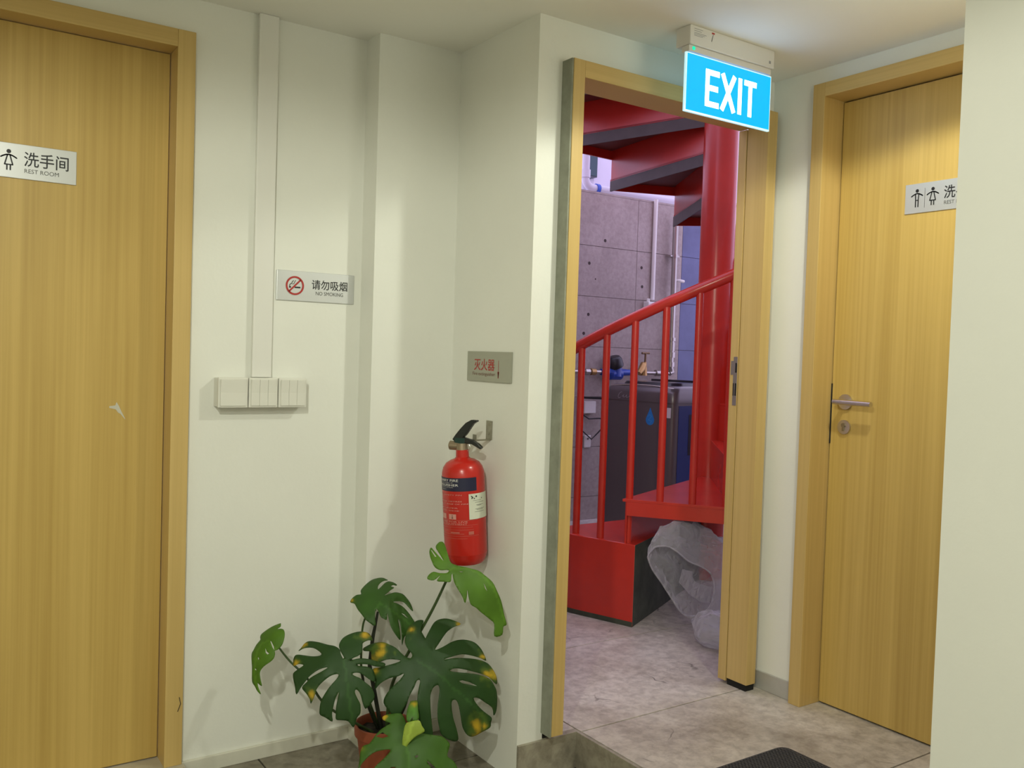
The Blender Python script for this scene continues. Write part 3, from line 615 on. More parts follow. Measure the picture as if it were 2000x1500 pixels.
# upper leaf
leaf((670, 1100, 9.375), [(615, 835), (590, 900), (588, 1020), (600, 1110), (560, 1130), (500, 1090), (420, 1030), (350, 940), (270, 830), (230, 740), (200, 690), (140, 660), (140, 620), (190, 560), (260, 520), (330, 520), (325, 450), (350, 390), (420, 300), (530, 190), (640, 145), (740, 135), (790, 165), (830, 200), (770, 215), (710, 260), (660, 330), (640, 400), (650, 440), (700, 380), (750, 310), (800, 255), (850, 230), (930, 245), (995, 290), (980, 315), (930, 310), (885, 350), (940, 370), (930, 390), (880, 440), (820, 510), (760, 570), (860, 525), (950, 480), (1050, 470), (1120, 490), (1200, 570), (1260, 660), (1295, 770), (1230, 740), (1130, 660), (1050, 650), (980, 665), (920, 692), (1000, 710), (1100, 745), (1200, 820), (1290, 910), (1360, 1010), (1300, 1100), (1200, 1180), (1130, 1260), (1095, 1380), (1078, 1200), (1050, 1050), (1010, 985), (1042, 1130), (1062, 1310), (970, 1250), (900, 1170), (850, 1060), (812, 915), (800, 1030), (740, 1015), (690, 985), (650, 890)],
     (615, 830), 2.42, (-.30, -.66, .68), MG, rib=[(615, 830), (680, 740), (900, 860), (1200, 1000), (1340, 1010)], holes=[[(1065, 865), (1130, 875), (1215, 930), (1150, 915)]], yellow=((170, 620, 40),), cup=.5, wave=.007, seed=8)
# bright leaf under the extinguisher
leaf((820, 1040, 7.5), [(430, 558), (390, 547), (300, 545), (220, 500), (170, 400), (145, 320), (140, 250), (165, 192), (215, 255), (345, 415), (285, 300), (235, 205), (245, 150), (290, 105), (340, 110), (372, 170), (395, 260), (425, 370), (460, 450), (560, 490), (680, 510), (860, 540), (950, 590), (1070, 680), (1140, 800), (1210, 930), (1260, 1100), (1300, 1220), (1250, 1260), (1235, 1370), (1115, 1400), (1110, 1240), (1030, 1180), (900, 1110), (830, 1060), (750, 1020), (715, 920), (695, 830), (690, 920), (665, 1010), (620, 920), (560, 830), (500, 720), (475, 602), (462, 640), (450, 720), (360, 715), (250, 700), (300, 620), (205, 690), (110, 670), (130, 610), (200, 565), (290, 588), (395, 590)],
     (445, 560), 2.235, (-.42, -.72, .55), LG, rib=[(445, 545), (560, 520), (760, 545), (930, 600), (1080, 760), (1200, 1000), (1290, 1220)], holes=[[(160, 232), (175, 235), (245, 345), (222, 345)], [(570, 570), (640, 575), (600, 588)], [(930, 700), (965, 760), (995, 830), (960, 790)]], cup=.3, wave=.010, seed=12)
# small leaf by the wall
leaf((470, 1200, 9.377), [(700, 140), (620, 170), (530, 210), (430, 270), (330, 340), (315, 400), (325, 450), (250, 530), (190, 630), (150, 700), (145, 850), (140, 1000), (120, 1190), (170, 1280), (210, 1370), (265, 1420), (245, 1310), (240, 1230), (280, 1260), (325, 1280), (315, 1150), (320, 1040), (400, 950), (530, 870), (600, 800), (630, 720), (628, 670), (690, 640), (760, 560), (795, 460), (800, 340), (770, 270), (720, 255), (660, 257), (710, 210)],
     (665, 650), 2.49, (-.62, -.62, .48), LG, rib=[(665, 650), (500, 480), (340, 560), (230, 800), (190, 1150), (250, 1400)], holes=[[(545, 490), (570, 500), (612, 590), (620, 655), (590, 610)], [(450, 610), (480, 680), (525, 720), (490, 735), (460, 700)], [(295, 760), (318, 800), (310, 830), (295, 800)], [(205, 960), (240, 985), (238, 1005), (212, 990)]], cup=.5, wave=.009, seed=3)
# light leaf in front of the pot
leaf((680, 1360, 8.333), [(945, 440), (920, 370), (880, 300), (830, 280), (700, 290), (620, 300), (560, 330), (570, 380), (640, 420), (690, 442), (640, 470), (540, 520), (450, 600), (380, 690), (330, 740), (240, 760), (195, 850), (180, 980), (160, 1100), (230, 1020), (400, 890), (560, 850), (690, 858), (600, 960), (450, 1080), (380, 1180), (330, 1300), (400, 1420), (600, 1500), (850, 1570), (1100, 1560), (1350, 1500), (1480, 1400), (1450, 1250), (1360, 1120), (1280, 1012), (1380, 1070), (1500, 1165), (1650, 1240), (1780, 1300), (1800, 1170), (1790, 1060), (1720, 960), (1622, 900), (1650, 780), (1655, 700), (1530, 622), (1400, 620), (1250, 600), (1100, 565), (980, 540)],
     (960, 470), 2.20, (-.33, -.62, .72), (.045, .115, .012), rib=[(960, 480), (960, 800), (990, 1100), (1000, 1500)], holes=[[(1080, 955), (1120, 930), (1150, 950), (1110, 980)], [(690, 1120), (770, 1118), (742, 1170), (682, 1160)], [(440, 625), (560, 572), (655, 640), (560, 662)]], yellow=((585, 340, 60), (230, 800, 40)), cup=.25, wave=.008, seed=19)
# young folded leaves
leaf((680, 1360, 8.333), [(950, 430), (1060, 400), (1160, 395), (1200, 480), (1240, 570), (1100, 650), (1000, 740), (940, 820), (885, 885), (870, 760), (890, 620), (915, 500)], (1050, 410), 2.165, (-.5, -.75, .4), (.30, .40, .055), rib=[(1050, 410), (1000, 600), (890, 870)], cup=.8, wave=.006, seed=23)
leaf((680, 1360, 8.333), [(1020, 92), (1080, 85), (1135, 92), (1142, 240), (1152, 310), (1140, 380), (1050, 412), (962, 410), (950, 330), (965, 220)], (1050, 405), 2.17, (-.4, -.8, .3), (.07, .18, .025), rib=[(1050, 410), (1070, 90)], yellow=((1070, 130, 60),), cup=2.5, wave=.006, seed=24)
def petiole(pts, r, m=M_stem):
    pts = [Vector(p) for p in pts]; c = []
    for i in range(len(pts)-1):
        p0, p1, p2, p3 = pts[max(i-1, 0)], pts[i], pts[i+1], pts[min(i+2, len(pts)-1)]
        for k in range(6): t = k/6; c.append(.5*((2*p1)+(-p0+p2)*t+(2*p0-5*p1+4*p2-p3)*t*t+(-p0+3*p1-3*p2+p3)*t**3))
    c.append(pts[-1]); rs = [r*(1-.35*i/(len(c)-1)) for i in range(len(c))]
    MB().tube(c, rs, 8).build('petiole', m, plant, smooth=True)
S0 = PC+Vector((0, 0, .125))
petiole([S0+Vector((-.03, .0, 0)), P3(640, 1380, 2.43), P3(600, 1325, 2.46), P3(565, 1290, 2.49), P3(545, 1265, 2.502)], .0042)
petiole([S0+Vector((-.012, .01, 0)), P3(712, 1360, 2.42), P3(708, 1320, 2.41), P3(690, 1292, 2.385), P3(672, 1287, 2.362)], .0045, M_stemd)
petiole([S0+Vector((-.004, .02, 0)), P3(709, 1330, 2.46), P3(706, 1260, 2.46), P3(712, 1210, 2.45), P3(734, 1191, 2.423)], .0042)
petiole([S0+Vector((.01, .0, 0)), P3(765, 1340, 2.40), P3(800, 1270, 2.36), P3(845, 1190, 2.31), P3(880, 1116, 2.272)], .0058)
petiole([S0+Vector((.02, -.01, 0)), P3(790, 1380, 2.34), P3(800, 1330, 2.33), P3(808, 1286, 2.302)], .0055, M_stemd)
petiole([S0+Vector((.01, -.03, 0)), P3(780, 1425, 2.28), P3(792, 1420, 2.23), P3(800, 1430, 2.172)], .0042)
petiole([S0+Vector((.016, -.025, 0)), P3(790, 1425, 2.26), P3(806, 1402, 2.155)], .0035)
MB().tube([S0+Vector((0, .01, -.01)), P3(722, 1300, 2.45), P3(728, 1245, 2.45), P3(738, 1195, 2.44)], [.007, .0065, .006, .0035], 8).build('stem', M_stemd, plant, smooth=True)

# ------------------------------------------------------------------ spiral staircase
C = Vector((3.60, 3.39, 0)); RO = 1.10; DA = 23.7; A0 = 205.1; Z2 = .669; RISE = .196; RP = .091
stair = thing('spiral_staircase', (C.x, C.y, ZU), 'red painted steel spiral staircase round a thick round post', 'staircase')
def pol(r, a, z): return Vector((C.x+r*math.cos(R_(a)), C.y+r*math.sin(R_(a)), z))
MB().tube([(C.x, C.y, ZU), (C.x, C.y, 4.6)], RP, 48).build('centre_post', M_red, stair, smooth=True)
# masonry bottom steps
z1 = .4736
mb = MB().prism([pol(.0+RP*.9, 183, ZU), pol(RO, 181.4, ZU), pol(RO, 190.6, ZU), pol(RO, 207.6, ZU), pol(RP*.9, 205.1, ZU)], (0, 0, z1-ZU))
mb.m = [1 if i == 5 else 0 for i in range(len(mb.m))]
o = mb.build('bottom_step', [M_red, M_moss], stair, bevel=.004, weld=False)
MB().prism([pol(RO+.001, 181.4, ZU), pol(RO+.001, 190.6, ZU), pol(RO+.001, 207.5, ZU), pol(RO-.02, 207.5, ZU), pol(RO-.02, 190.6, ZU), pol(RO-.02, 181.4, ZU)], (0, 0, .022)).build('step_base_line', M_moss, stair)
MB().prism([pol(RP*.9, 160, ZU), pol(RO, 157.7, ZU), pol(RO, 169.5, ZU), pol(RO, 181.2, ZU), pol(RP*.9, 181.3, ZU)], (0, 0, .18)).build('bottom_step', M_red, stair, bevel=.004, weld=False)
for k in range(0, 17):
    a0, a1, z = A0+DA*k, A0+DA*(k+1), Z2+RISE*k
    ov = 1.0
    MB().prism([pol(RP*.98, a0-ov, z-.012), pol(RO, a0-ov, z-.012), pol(RO, a1, z-.012), pol(RP*.98, a1, z-.012)], (0, 0, .012)).build('tread', [M_red], stair, bevel=.0015, weld=False)
    # riser plate below the nose, down to the step beneath
    zl = (z-RISE) if k else z1
    q = .35
    MB().prism([pol(RP*.98, a0, zl-.012 if k else zl), pol(RO-.01, a0, zl-.012 if k else zl), pol(RO-.01, a0-q, zl-.012 if k else zl), pol(RP*.98, a0-q, zl-.012 if k else zl)], (0, 0, z-.012-(zl-.012 if k else zl))).build('riser', M_red, stair, weld=False)
    # fascia along the outer edge and bottom flange of the riser, underside with its shade put into the colour
    MB().prism([pol(RO-.004, a0, z-.072), pol(RO-.004, a1, z-.072), pol(RO-.016, a1, z-.072), pol(RO-.016, a0, z-.072)], (0, 0, .060)).build('fascia', M_red, stair, weld=False)
    if k > 0:
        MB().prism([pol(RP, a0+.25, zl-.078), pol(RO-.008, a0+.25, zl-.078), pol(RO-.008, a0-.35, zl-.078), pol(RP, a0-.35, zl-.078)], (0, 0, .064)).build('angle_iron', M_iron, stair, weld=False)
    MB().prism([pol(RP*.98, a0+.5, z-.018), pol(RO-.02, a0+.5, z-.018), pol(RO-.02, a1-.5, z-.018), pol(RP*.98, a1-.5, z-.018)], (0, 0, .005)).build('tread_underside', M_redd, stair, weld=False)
RR = 1.060
rail = lambda a: 1.34 + (a-189.8)*.00824
MB().tube([pol(RR, a, rail(a)) for a in range(180, 332, 3)], .0245, 16).build('handrail', M_red, stair, smooth=True)
for i in range(0, 19):
    a = 189.9 + 7.5*i
    kk = int(math.floor((a-A0+.8)/DA)); zb = z1 if a < A0+.8 else Z2+RISE*kk
    MB().tube([pol(RR, a, zb), pol(RR, a, rail(a)-.01)], .0165, 12).build('baluster', M_red, stair, smooth=True)

# ------------------------------------------------------------------ stairwell shell
wb = struct('wall_stairwell_back', MB().box(1.6, 5.4, YB+.012, YB+.15, 0, 2.452).box(1.6, 5.4, YB, YB+.17, 2.452, 2.466), M_conc, 'cast concrete wall with tie holes behind the stairs', 'wall')
zs = [.0, .28, .64, 1.0, 1.36, 1.719, 2.079, 2.452]; xs = [1.6, 2.31, 3.39, 4.47, 4.93]
for i in range(len(xs)-1):
    for j in range(len(zs)-1):
        box('panel', M_conc, wb, xs[i]+.0015, xs[i+1]-.0015, YB, YB+.012, zs[j]+.0015, zs[j+1]-.0015, bevel=.001)
for j in range(len(zs)-1): box('blue_panel', M_bluep, wb, 4.9315, 5.4, YB, YB+.012, zs[j]+.0015, zs[j+1]-.0015, bevel=.001)  # blue-grey strip at the right end of the wall
for q in ((1151, 514), (1253, 523), (1163, 545), (1149, 614), (1140, 651), (1254, 560), (1182, 470)):
    p = at(*q, 1, YB); r = .012 if q[0] != 1163 else .006
    MB().tube([p+Vector((0, -.0004, 0)), p+Vector((0, .004, 0))], r, 12).build('tie_hole', mat('tie_hole_brown', (.06, .045, .04), .9), wb)
struct('wall_stairwell_right', MB().box(5.4, 5.5, 2.16, YB+.17, 0, 1.05), M_conc, 'concrete side wall beyond the stairs', 'wall')
struct('wall_stairwell_left', MB().box(1.5, 1.6, Y1+.12, YB+.17, 0, 2.9), M_conc, 'concrete side wall beside the bottom of the stairs', 'wall')

# ------------------------------------------------------------------ washing machine
N0 = Vector((3.83, 3.90)); fdir = Vector((-.174, .985)); sdir = Vector((.985, .174)); wW, wD = .55, .56; zt = 1.122
wm = thing('washing_machine', (N0.x, N0.y, ZU), 'dark grey top loading washing machine behind the red balusters', 'washing machine')
V2 = lambda a, b, z: Vector((N0.x+fdir.x*a+sdir.x*b, N0.y+fdir.y*a+sdir.y*b, z))
M_wm = mat('machine_grey', (.135, .118, .118), .3, metal=.35); M_wmd = mat('machine_dark', (.03, .028, .034), .25); M_film = mat('blue_film', (.03, .05, .17), .22)
def rr(a0, a1, b0, b1, r, n=6):
    out = []
    for (ca, cb, s) in ((a0+r, b0+r, 180), (a1-r, b0+r, 270), (a1-r, b1-r, 0), (a0+r, b1-r, 90)):
        for k in range(n+1): an = R_(s+90*k/n); out.append((ca+r*math.cos(an), cb+r*math.sin(an)))
    return out
def loft(levels, name, m):
    mb = MB(); k = len(levels[0][0])
    for loop, z in levels: mb.v += [V2(a, b, z) for a, b in loop]
    for i in range(len(levels)-1):
        for q in range(k): q2 = (q+1) % k; mb.f.append((i*k+q, i*k+q2, (i+1)*k+q2, (i+1)*k+q)); mb.m.append(0)
    mb.f += [tuple(range(k-1, -1, -1)), tuple((len(levels)-1)*k+q for q in range(k))]; mb.m += [0, 0]
    return mb.build(name, m, wm, smooth=True)
for a, b in ((.05, .05), (.5, .05), (.05, .51), (.5, .51)): MB().tube([V2(a, b, ZU), V2(a, b, ZU+.035)], .022, 12).build('foot', M_wmd, wm)
loft([(rr(0, wW, 0, wD, .045), ZU+.03), (rr(0, wW, 0, wD, .045), 1.02)], 'body', M_wm)
loft([(rr(-.004, wW+.004, -.004, wD, .05), 1.02), (rr(-.004, wW+.004, -.004, wD, .05), 1.075), (rr(.004, wW-.004, .012, wD, .05), 1.105), (rr(.02, wW-.02, .05, wD, .06), zt)], 'top_cover', M_wm)
loft([(rr(.05, wW-.05, .09, wD-.13, .07), zt-.002), (rr(.06, wW-.06, .10, wD-.14, .07), zt+.018)], 'lid', M_wmd)
loft([(rr(.03, wW-.03, wD-.13, wD-.01, .03), zt-.002), (rr(.03, wW-.03, wD-.13, wD-.01, .03), zt+.03)], 'control_panel', M_wmd)
MB().tube([V2(.03+.49*k/14, .028+.0*k, 1.108+.014*math.sin(math.pi*k/14)) for k in range(15)], .004, 8).build('chrome_trim', M_steel, wm, smooth=True)
sf = MB().prism([V2(-.0, .045, .16), V2(-.0, wD-.03, .16), V2(-.0, wD-.03, 1.005), V2(-.0, .045, 1.005)], Vector((-fdir.x, -fdir.y, 0))*.0025).build('side_film', M_film, wm)
MB().prism([V2(-.0028, .15, .70), V2(-.0028, .27, .70), V2(-.0028, .27, .95), V2(-.0028, .15, .95)], Vector((-fdir.x, -fdir.y, 0))*.0015).build('handle_recess', M_wmd, sf)
fnw = frame(V2(wW, -.0012, 0), (-fdir.x, -fdir.y, 0), (0, 0, 1))            # u runs to the right seen from the front
P = Print(fnw); cu, cv = .372, .909
dr = [(cu+.032*math.cos(R_(a)), cv+.032*math.sin(R_(a))) for a in range(150, 391, 12)]
P.mb.poly([P.fn(*q) for q in dr+[(cu+.012, cv+.05), (cu, cv+.078), (cu-.012, cv+.05)]]); P.build('drop_sticker', mat('drop_blue', (.02, .20, .55), .4), wm)
P = Print(frame(V2(wW, -.0018, 0), (-fdir.x, -fdir.y, 0), (0, 0, 1))); P.stroke([(cu-.018, cv+.02), (cu-.004, cv+.034), (cu+.012, cv+.022), (cu-.012, cv), (cu+.014, cv-.006), (cu, cv-.022)], .003); P.build('sticker_swirl', mat('swirl_blue', (.06, .30, .65), .4), wm)
Print(fnw).rect(.478, .526, .930, .992).build('paper_label', mat('label_paper', (.62, .58, .60), .6), wm)
P = Print(frame(V2(wW, -.0058, 0), (-fdir.x, -fdir.y, 0), (0, 0, 1)))
lift = lambda L_: [(a, b+.072) for a, b in L_]
P.stroke(lift([(.150, 1.000), (.138, .998), (.124, .984), (.118, .968), (.124, .960), (.138, .965)]), .0032)
P.stroke(lift([(.150, .972), (.165, .982), (.158, .968), (.172, .968), (.188, .982), (.184, .966), (.204, .970), (.222, .996), (.212, .966), (.230, .970), (.250, 1.0), (.238, .966), (.262, .984), (.250, .952)]), .0026); P.build('script_lettering', mat('silver_print', (.42, .40, .42), .3, metal=.3), wm)

# ------------------------------------------------------------------ pipes and fittings on the back wall
py_ = YB-.06
def PB(x, y, off=.06): return at(x, y, 1, YB-off)
pz = PB(1200, 727).z
M_galvp = mat('galvanised_pipe', (.42, .39, .36), .28, metal=.85); M_brass = mat('tap_brass', (.42, .26, .10), .38, metal=.7); M_mblue = mat('meter_blue', (.015, .06, .36), .35)
x_l, x_r = PB(1100, 727).x, PB(1309, 727).x
xb = lambda px_: PB(px_, 727).x
wp = thing('water_pipe', (x_r, YB, pz), 'galvanised water pipe with brass tap along the concrete wall', 'pipe')
mxc = PB(1201, 727).x
for a_, b__ in ((x_l, mxc-.131), (mxc+.141, x_r)): MB().tube([(a_, py_, pz), (b__, py_, pz)], .014, 14).build('horizontal_pipe', M_galvp, wp, smooth=True)
vx = PB(1314, 600).x
MB().tube([(x_r-.01, py_, pz), (x_r+.015, py_, pz+.01), (vx, py_, pz+.04), (vx, py_, pz+.06), (vx, py_, 2.36)], .021, 14).build('riser_pipe', M_galvp, wp, smooth=True)
for a, b, r in ((pz+.05, pz+.085, .028), (pz+.12, pz+.16, .030), (pz+.17, pz+.235, .026), (pz+.245, pz+.27, .031)): MB().tube([(vx, py_, a), (vx, py_, b)], r, 14).build('coupling', M_galvp, wp, smooth=True)
cz = PB(1314, 500).z; MB().tube([(vx, py_, cz-.012), (vx, py_, cz+.012)], .027, 14).box(vx-.045, vx+.045, py_-.006, py_+.052, cz-.006, cz+.006).build('pipe_clip', M_galvp, wp)
for p0 in (1146, 1158, 1284): MB().tube([(xb(p0)-.02, py_, pz), (xb(p0)+.02, py_, pz)], .024, 12).build('coupling', M_galvp if p0 != 1158 else M_brass, wp, smooth=True)
tx = xb(1257)
tp = MB().tube([(tx-.065, py_-.02, pz-.005), (tx-.03, py_-.012, pz+.03), (tx-.004, py_, pz+.062)], [.02, .026, .024], 12).tube([(tx, py_, pz-.02), (tx, py_, pz+.08)], [.028, .02], 12)
tp.build('tap_body', M_brass, wp, smooth=True)
MB().tube([(tx+.012, py_, pz+.07), (tx+.014, py_, pz+.145)], .008, 10).tube([(tx-.022, py_, pz+.145), (tx+.05, py_, pz+.147)], .008, 10).build('tap_handle', mat('tap_bronze', (.20, .13, .07), .45, metal=.7), wp, smooth=True)
mx = xb(1201)
mt = thing('water_meter', (mx, py_, pz), 'blue water meter with a black cap on the pipe', 'water meter')
MB().tube([(mx-.13, py_, pz), (mx-.06, py_, pz), (mx-.045, py_, pz-.01), (mx+.045, py_, pz-.01), (mx+.06, py_, pz), (mx+.14, py_, pz)], [.022, .026, .045, .045, .026, .022], 16).tube([(mx, py_, pz-.03), (mx+.0, py_, pz+.045)], [.05, .05], 20).build('meter_body', M_mblue, mt, smooth=True)
MB().tube([(mx+.004, py_-.004, pz+.04), (mx-.003, py_-.006, pz+.055), (mx-.012, py_-.008, pz+.10), (mx-.016, py_-.01, pz+.115)], [.058, .060, .050, .035], 22).build('meter_cap', mat('meter_black', (.018, .018, .02), .4), mt, smooth=True)
cx = PB(1277, 500, .015).x
t = thing('white_conduit', (cx, YB, 1.72), 'white plastic conduit dropping down the concrete wall', 'conduit')
MB().tube([(cx, YB-.016, PB(1277, 585).z), (cx, YB-.017, 2.475)], .016, 12).build('tube', M_pvc, t, smooth=True)
bz = PB(1272, 592).z; t2 = thing('junction_box', (cx, YB, bz), 'white plastic junction box at the foot of the conduit', 'junction box')
box('box_body', M_pvc, t2, cx-.075, cx+.035, YB-.05, YB, bz-.055, bz+.012, bevel=.004); box('box_lid', M_pvc, t2, cx-.073, cx+.033, YB-.056, YB-.05, bz-.052, bz+.010, bevel=.003)
for dx in (-.06, -.045): MB().tube([(cx+dx, YB-.03, bz+.01), (cx+dx, YB-.03, bz+.035)], .006, 8).build('gland', M_pvc, t2)
sz = PB(1330, 548).z; sx = PB(1326, 548).x
tag(MB().tube([(sx, YB-.001, sz), (sx, YB-.03, sz), (sx+.02, YB-.045, sz), (sx+.065, YB-.045, sz-.004)], .012, 10).build('pipe_stub', M_pvc, smooth=True), 'short white pipe stub on the blue grey wall', 'pipe')
so_ = PB(1146, 795, .0); t = thing('wall_socket', (so_.x, YB, so_.z), 'white wall socket beside the washing machine', 'socket')
box('back_box', M_pvc, t, so_.x-.055, so_.x+.055, YB-.035, YB, so_.z-.045, so_.z+.045, bevel=.004); box('face_plate', M_pvc, t, so_.x-.052, so_.x+.052, YB-.04, YB-.035, so_.z-.042, so_.z+.042, bevel=.002)
so2 = PB(1146, 862, .0)
cbl = MB().tube([PB(1136, 808, .03), PB(1150, 818, .03), PB(1170, 817, .05), PB(1190, 820, .07)], .005, 8).build('power_cable', mat('cable_black', (.02, .02, .02), .5), smooth=True)
tag(cbl, 'thin black cable hanging from the wall socket', 'cable')
cbl = MB().tube([PB(1136, 840, .03), PB(1155, 858, .03), PB(1168, 845, .05), PB(1186, 825, .07)], .005, 8).build('power_cable', MATS['cable_black'], smooth=True)
tag(cbl, 'thin black cable drooping below the wall socket', 'cable')
t = thing('cable_clip_plate', (so2.x, YB, so2.z), 'small white plastic plate on the wall below the socket', 'plate')
MB().box(so2.x-.03, so2.x+.03, YB-.012, YB, so2.z-.045, so2.z+.045).build('plate', M_pvc, t, bevel=.006); MB().tube([(so2.x, YB-.013, so2.z+.02), (so2.x, YB-.012, so2.z+.02)], .008, 10).build('screw', M_galvp, t)
tag(MB().tube([PB(1130, 776, .05), PB(1178, 778, .05)], .008, 8).build('wall_rail', M_dark), 'thin dark rail on the concrete wall behind the balusters', 'rail')

# ------------------------------------------------------------------ outside, above the concrete wall
Yo = 5.45
def PO(x, y, Y=Yo): return at(x, y, 1, Y)
M_out = mat('outer_plaster', (.62, .58, .66), .8, var=.12, scale=1.5); M_pvcg = mat('drain_pipe_pvc', (.58, .56, .62), .4); M_teal = mat('dark_glass', (.02, .05, .06), .15)
nb = thing('neighbouring_building', (PO(1300, 380, 7.2).x, 7.2, 0), 'pale plastered building beyond the concrete wall', 'building')
xw = PO(1160, 350, 7.2).x
box('facade', M_out, nb, xw, xw+2.2, 7.2, 7.6, 0, 6)
box('sill_band', M_out, nb, xw-.01, xw+2.2, 7.17, 7.2, PO(1180, 372, 7.2).z-.05, PO(1180, 372, 7.2).z, bevel=.005)
wn = box('window_frame', mat('window_frame_dark', (.05, .06, .07), .4), nb, PO(1152, 330, 7.15).x, xw, 7.15, 7.3, PO(1156, 345, 7.15).z, PO(1156, 300, 7.15).z)
box('pane', M_teal, wn, PO(1153.5, 330, 7.14).x, xw-.01, 7.14, 7.15, PO(1156, 343, 7.15).z, PO(1156, 302, 7.15).z)
dp = thing('drain_pipe', (PO(1144, 340).x, Yo, 2.45), 'pale drain pipe with elbow and blue coupling above the concrete wall', 'pipe')
rr_ = .030; x0_ = PO(1144, 340).x; zb_ = PO(1150, 366).z
el = [(x0_, Yo, 4.6), (x0_, Yo, zb_+.07)] + [(x0_+.07-.07*math.cos(R_(a)), Yo, zb_+.07-.07*math.sin(R_(a))) for a in range(15, 91, 15)] + [(PO(1200, 366).x+.8, Yo, zb_)]
MB().tube(el, rr_, 16).build('pipe_run', M_pvcg, dp, smooth=True)
MB().tube([(PO(1163, 366).x, Yo, zb_), (PO(1169, 366).x, Yo, zb_)], .038, 16).build('coupling', mat('coupling_blue', (.02, .08, .45), .4), dp, smooth=True)
MB().tube([(x0_, Yo, zb_+.07), (x0_, Yo, zb_+.13)], .037, 16).build('collar', M_pvcg, dp, smooth=True)
MB().tube([(PO(1156, 340).x, Yo+.1, 2.47), (PO(1156, 340).x, Yo+.1, PO(1156, 352).z)], .028, 14).build('stub', M_pvcg, dp, smooth=True)
tag(MB().box(x_l-2, 6.5, YB+.17, 7.2, -.1, 0).build('ground_outside', M_conc), 'bare concrete yard beyond the stairwell wall', 'ground', kind='structure')

# ------------------------------------------------------------------ plastic bag under the stairs
def bag_mat():
    m = bpy.data.materials.new('clear_polythene'); m.use_nodes = True; nt = m.node_tree; nt.nodes.clear()
    out = nt.nodes.new('ShaderNodeOutputMaterial'); tr = nt.nodes.new('ShaderNodeBsdfTransparent'); tr.inputs[0].default_value = (.93, .93, .95, 1)
    pb = nt.nodes.new('ShaderNodeBsdfPrincipled'); pb.inputs['Base Color'].default_value = (.70, .68, .72, 1); pb.inputs['Roughness'].default_value = .22
    gg = nt.nodes.new('ShaderNodeNewGeometry'); vo_ = nt.nodes.new('ShaderNodeTexVoronoi'); vo_.feature = 'DISTANCE_TO_EDGE'; vo_.inputs['Scale'].default_value = 22
    nz_ = nt.nodes.new('ShaderNodeTexNoise'); nz_.inputs['Scale'].default_value = 9; ma_ = nt.nodes.new('ShaderNodeVectorMath'); ma_.operation = 'MULTIPLY_ADD'; ma_.inputs[1].default_value = (.12, .12, .12)
    nt.links.new(gg.outputs['Position'], nz_.inputs['Vector']); nt.links.new(nz_.outputs['Color'], ma_.inputs[0]); nt.links.new(gg.outputs['Position'], ma_.inputs[2]); nt.links.new(ma_.outputs[0], vo_.inputs['Vector'])
    bu_ = nt.nodes.new('ShaderNodeBump'); bu_.inputs['Strength'].default_value = .55; bu_.inputs['Distance'].default_value = .02; nt.links.new(vo_.outputs['Distance'], bu_.inputs['Height']); nt.links.new(bu_.outputs[0], pb.inputs['Normal'])
    lw = nt.nodes.new('ShaderNodeLayerWeight'); lw.inputs[0].default_value = .35
    mr = nt.nodes.new('ShaderNodeMapRange'); mr.inputs[3].default_value = .22; mr.inputs[4].default_value = .84; nt.links.new(lw.outputs['Facing'], mr.inputs[0])
    mx_ = nt.nodes.new('ShaderNodeMixShader'); nt.links.new(mr.outputs[0], mx_.inputs[0]); nt.links.new(tr.outputs[0], mx_.inputs[1]); nt.links.new(pb.outputs[0], mx_.inputs[2])
    nt.links.new(mx_.outputs[0], out.inputs[0]); return m
M_bag = bag_mat()
bag = thing('plastic_bag', at(1385, 1262, 2, ZU), 'crumpled clear plastic bag lying open under the second step', 'bag')
opening = [(1265, 1088), (1272, 1076), (1281, 1068), (1303, 1067), (1322, 1077), (1345, 1096), (1372, 1108), (1389, 1122), (1395, 1148), (1391, 1175), (1380, 1192), (1362, 1202), (1342, 1203), (1327, 1192), (1310, 1166), (1292, 1138), (1274, 1112)]
loop = catmull(opening+[opening[0]], 4)[:-1]
Yb_ = 2.66; ring0 = [at(px_, py2, 1, Yb_ + .10*((px_-1265)/130)*-1 + .10) for px_, py2 in loop]
cen = sum(ring0, Vector())/len(ring0); mb = MB(); nR = 16; k = len(ring0)
ddir = Vector((.80, -.10, .05)).normalized()
for i in range(nR):
    s = i/(nR-1)
    for j, p in enumerate(ring0):
        q = (p-cen); upw = q.z
        f = 1 + .35*math.sin(math.pi*min(s*1.2, 1)) - .55*max(0, s-.55)/.45
        v = cen + q*f + ddir*(.34*s) + Vector((0, .05*s, .045*s*(1 if upw > 0 else .1)))
        rg_ = (1-abs(noise.noise(v*17)))**3*.016 + (1-abs(noise.noise(v*34+Vector((7, 3, 1)))))**4*.009; nn = noise.noise_vector(Vector((j*.35, i*.6, 3.1)))*.016*min(1, s*5) + q.normalized()*(rg_*min(1, s*6))
        v = v+nn; v.z = max(v.z, ZU+.004); v.y = max(v.y, 2.252); mb.v.append(v)
for i in range(nR-1):
    for j in range(k): j2 = (j+1) % k; mb.f.append((i*k+j, i*k+j2, (i+1)*k+j2, (i+1)*k+j)); mb.m.append(0)
mb.f.append(tuple((nR-1)*k+j for j in range(k))); mb.m.append(0)
mb.build('bag_body', M_bag, bag, smooth=True)
MB().tube(ring0+[ring0[0]], .0035, 6, caps=False).build('bag_rim', M_bag, bag, smooth=True)
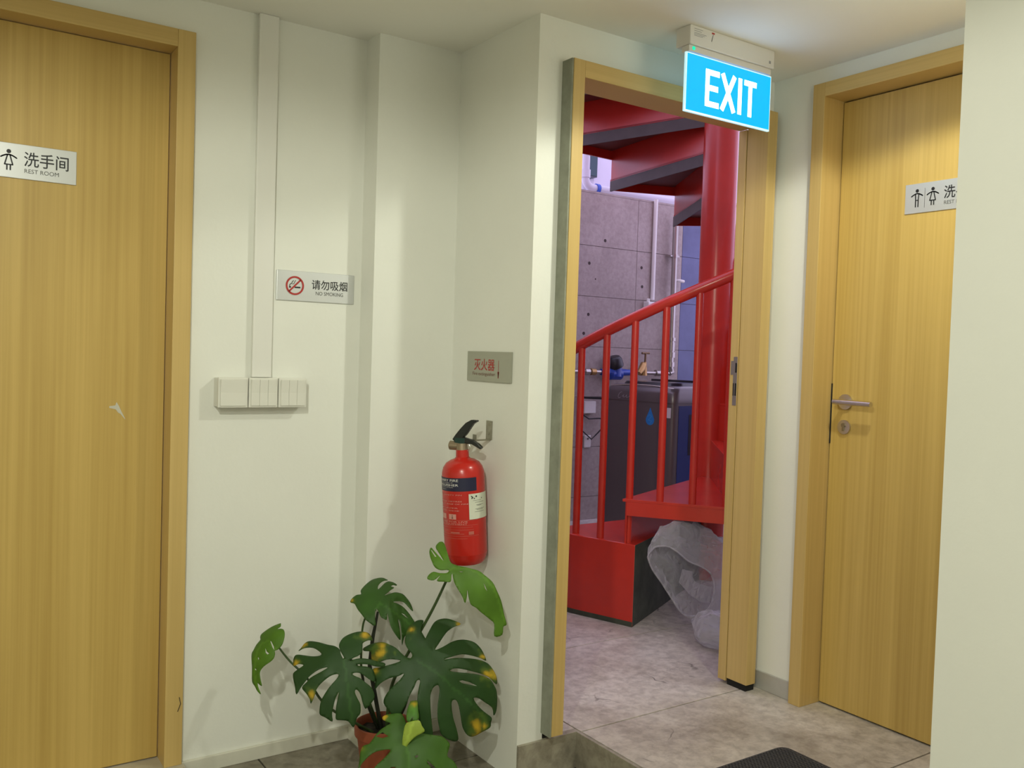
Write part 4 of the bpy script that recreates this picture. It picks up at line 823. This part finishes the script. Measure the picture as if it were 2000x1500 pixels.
# inner fold
fo_ = [at(*q, 1, 2.70) for q in ((1326, 1137), (1333, 1112), (1352, 1116), (1350, 1134), (1390, 1148), (1385, 1178), (1368, 1176), (1345, 1160))]
mb = MB(); a_ = [Vector(p) for p in fo_]; mb.poly(a_); oo = mb.build('inner_fold', M_bag, bag); sm = oo.modifiers.new('s', 'SUBSURF'); sm.levels = sm.render_levels = 2; sm.subdivision_type = 'SIMPLE'; so2_ = oo.modifiers.new('t', 'SOLIDIFY'); so2_.thickness = .002
lc = at(1398, 1232, 1, 2.52); mb = MB(); nu, nv = 28, 16
for i in range(nv+1):
    th = math.pi*i/nv
    for j in range(nu):
        ph = 2*math.pi*j/nu; v = lc + Vector((.085*math.sin(th)*math.cos(ph), .10*math.sin(th)*math.sin(ph), .085*math.cos(th))); v += noise.noise_vector(v*20)*.022
        v.z = max(v.z, ZU+.002); mb.v.append(v)
for i in range(nv):
    for j in range(nu): j2 = (j+1) % nu; mb.f.append((i*nu+j, i*nu+j2, (i+1)*nu+j2, (i+1)*nu+j)); mb.m.append(0)
mb.build('bag_end', M_bag, bag, smooth=True)

# ------------------------------------------------------------------ door mat
M_rub = mat('mat_rubber', (.030, .029, .031), .75)
mt_ = thing('door_mat', (2.0, 1.44, ZU), 'dark grey ribbed rubber door mat on the raised floor', 'mat')
ma, mbx, mc, md = 1.79, 2.222, 1.14, 1.742
def rloop(a, b, c_, d_, r, z): return [Vector((ca+r*math.cos(R_(s+90*k/5)), cb+r*math.sin(R_(s+90*k/5)), z)) for (ca, cb, s) in ((a+r, c_+r, 180), (b-r, c_+r, 270), (b-r, d_-r, 0), (a+r, d_-r, 90)) for k in range(6)]
MB().prism(rloop(ma, mbx, mc, md, .03, ZU), (0, 0, .005)).build('mat_base', M_rub, mt_)
rb = MB(); yy = mc+.012
i = 0
while yy < md-.010:
    xx = ma+.012 + (.006 if i % 2 else 0)
    while xx < mbx-.016:
        if not ((xx < ma+.03 or xx > mbx-.032) and (yy > md-.025 or yy < mc+.022)): rb.box(xx, xx+.0085, yy, yy+.0045, ZU+.005, ZU+.0085)
        xx += .0125
    yy += .0075; i += 1
ro = rb.build('mat_nubs', mat('mat_rubber_nubs', (.055, .053, .056), .7), mt_, weld=False); ro['kind'] = 'stuff'
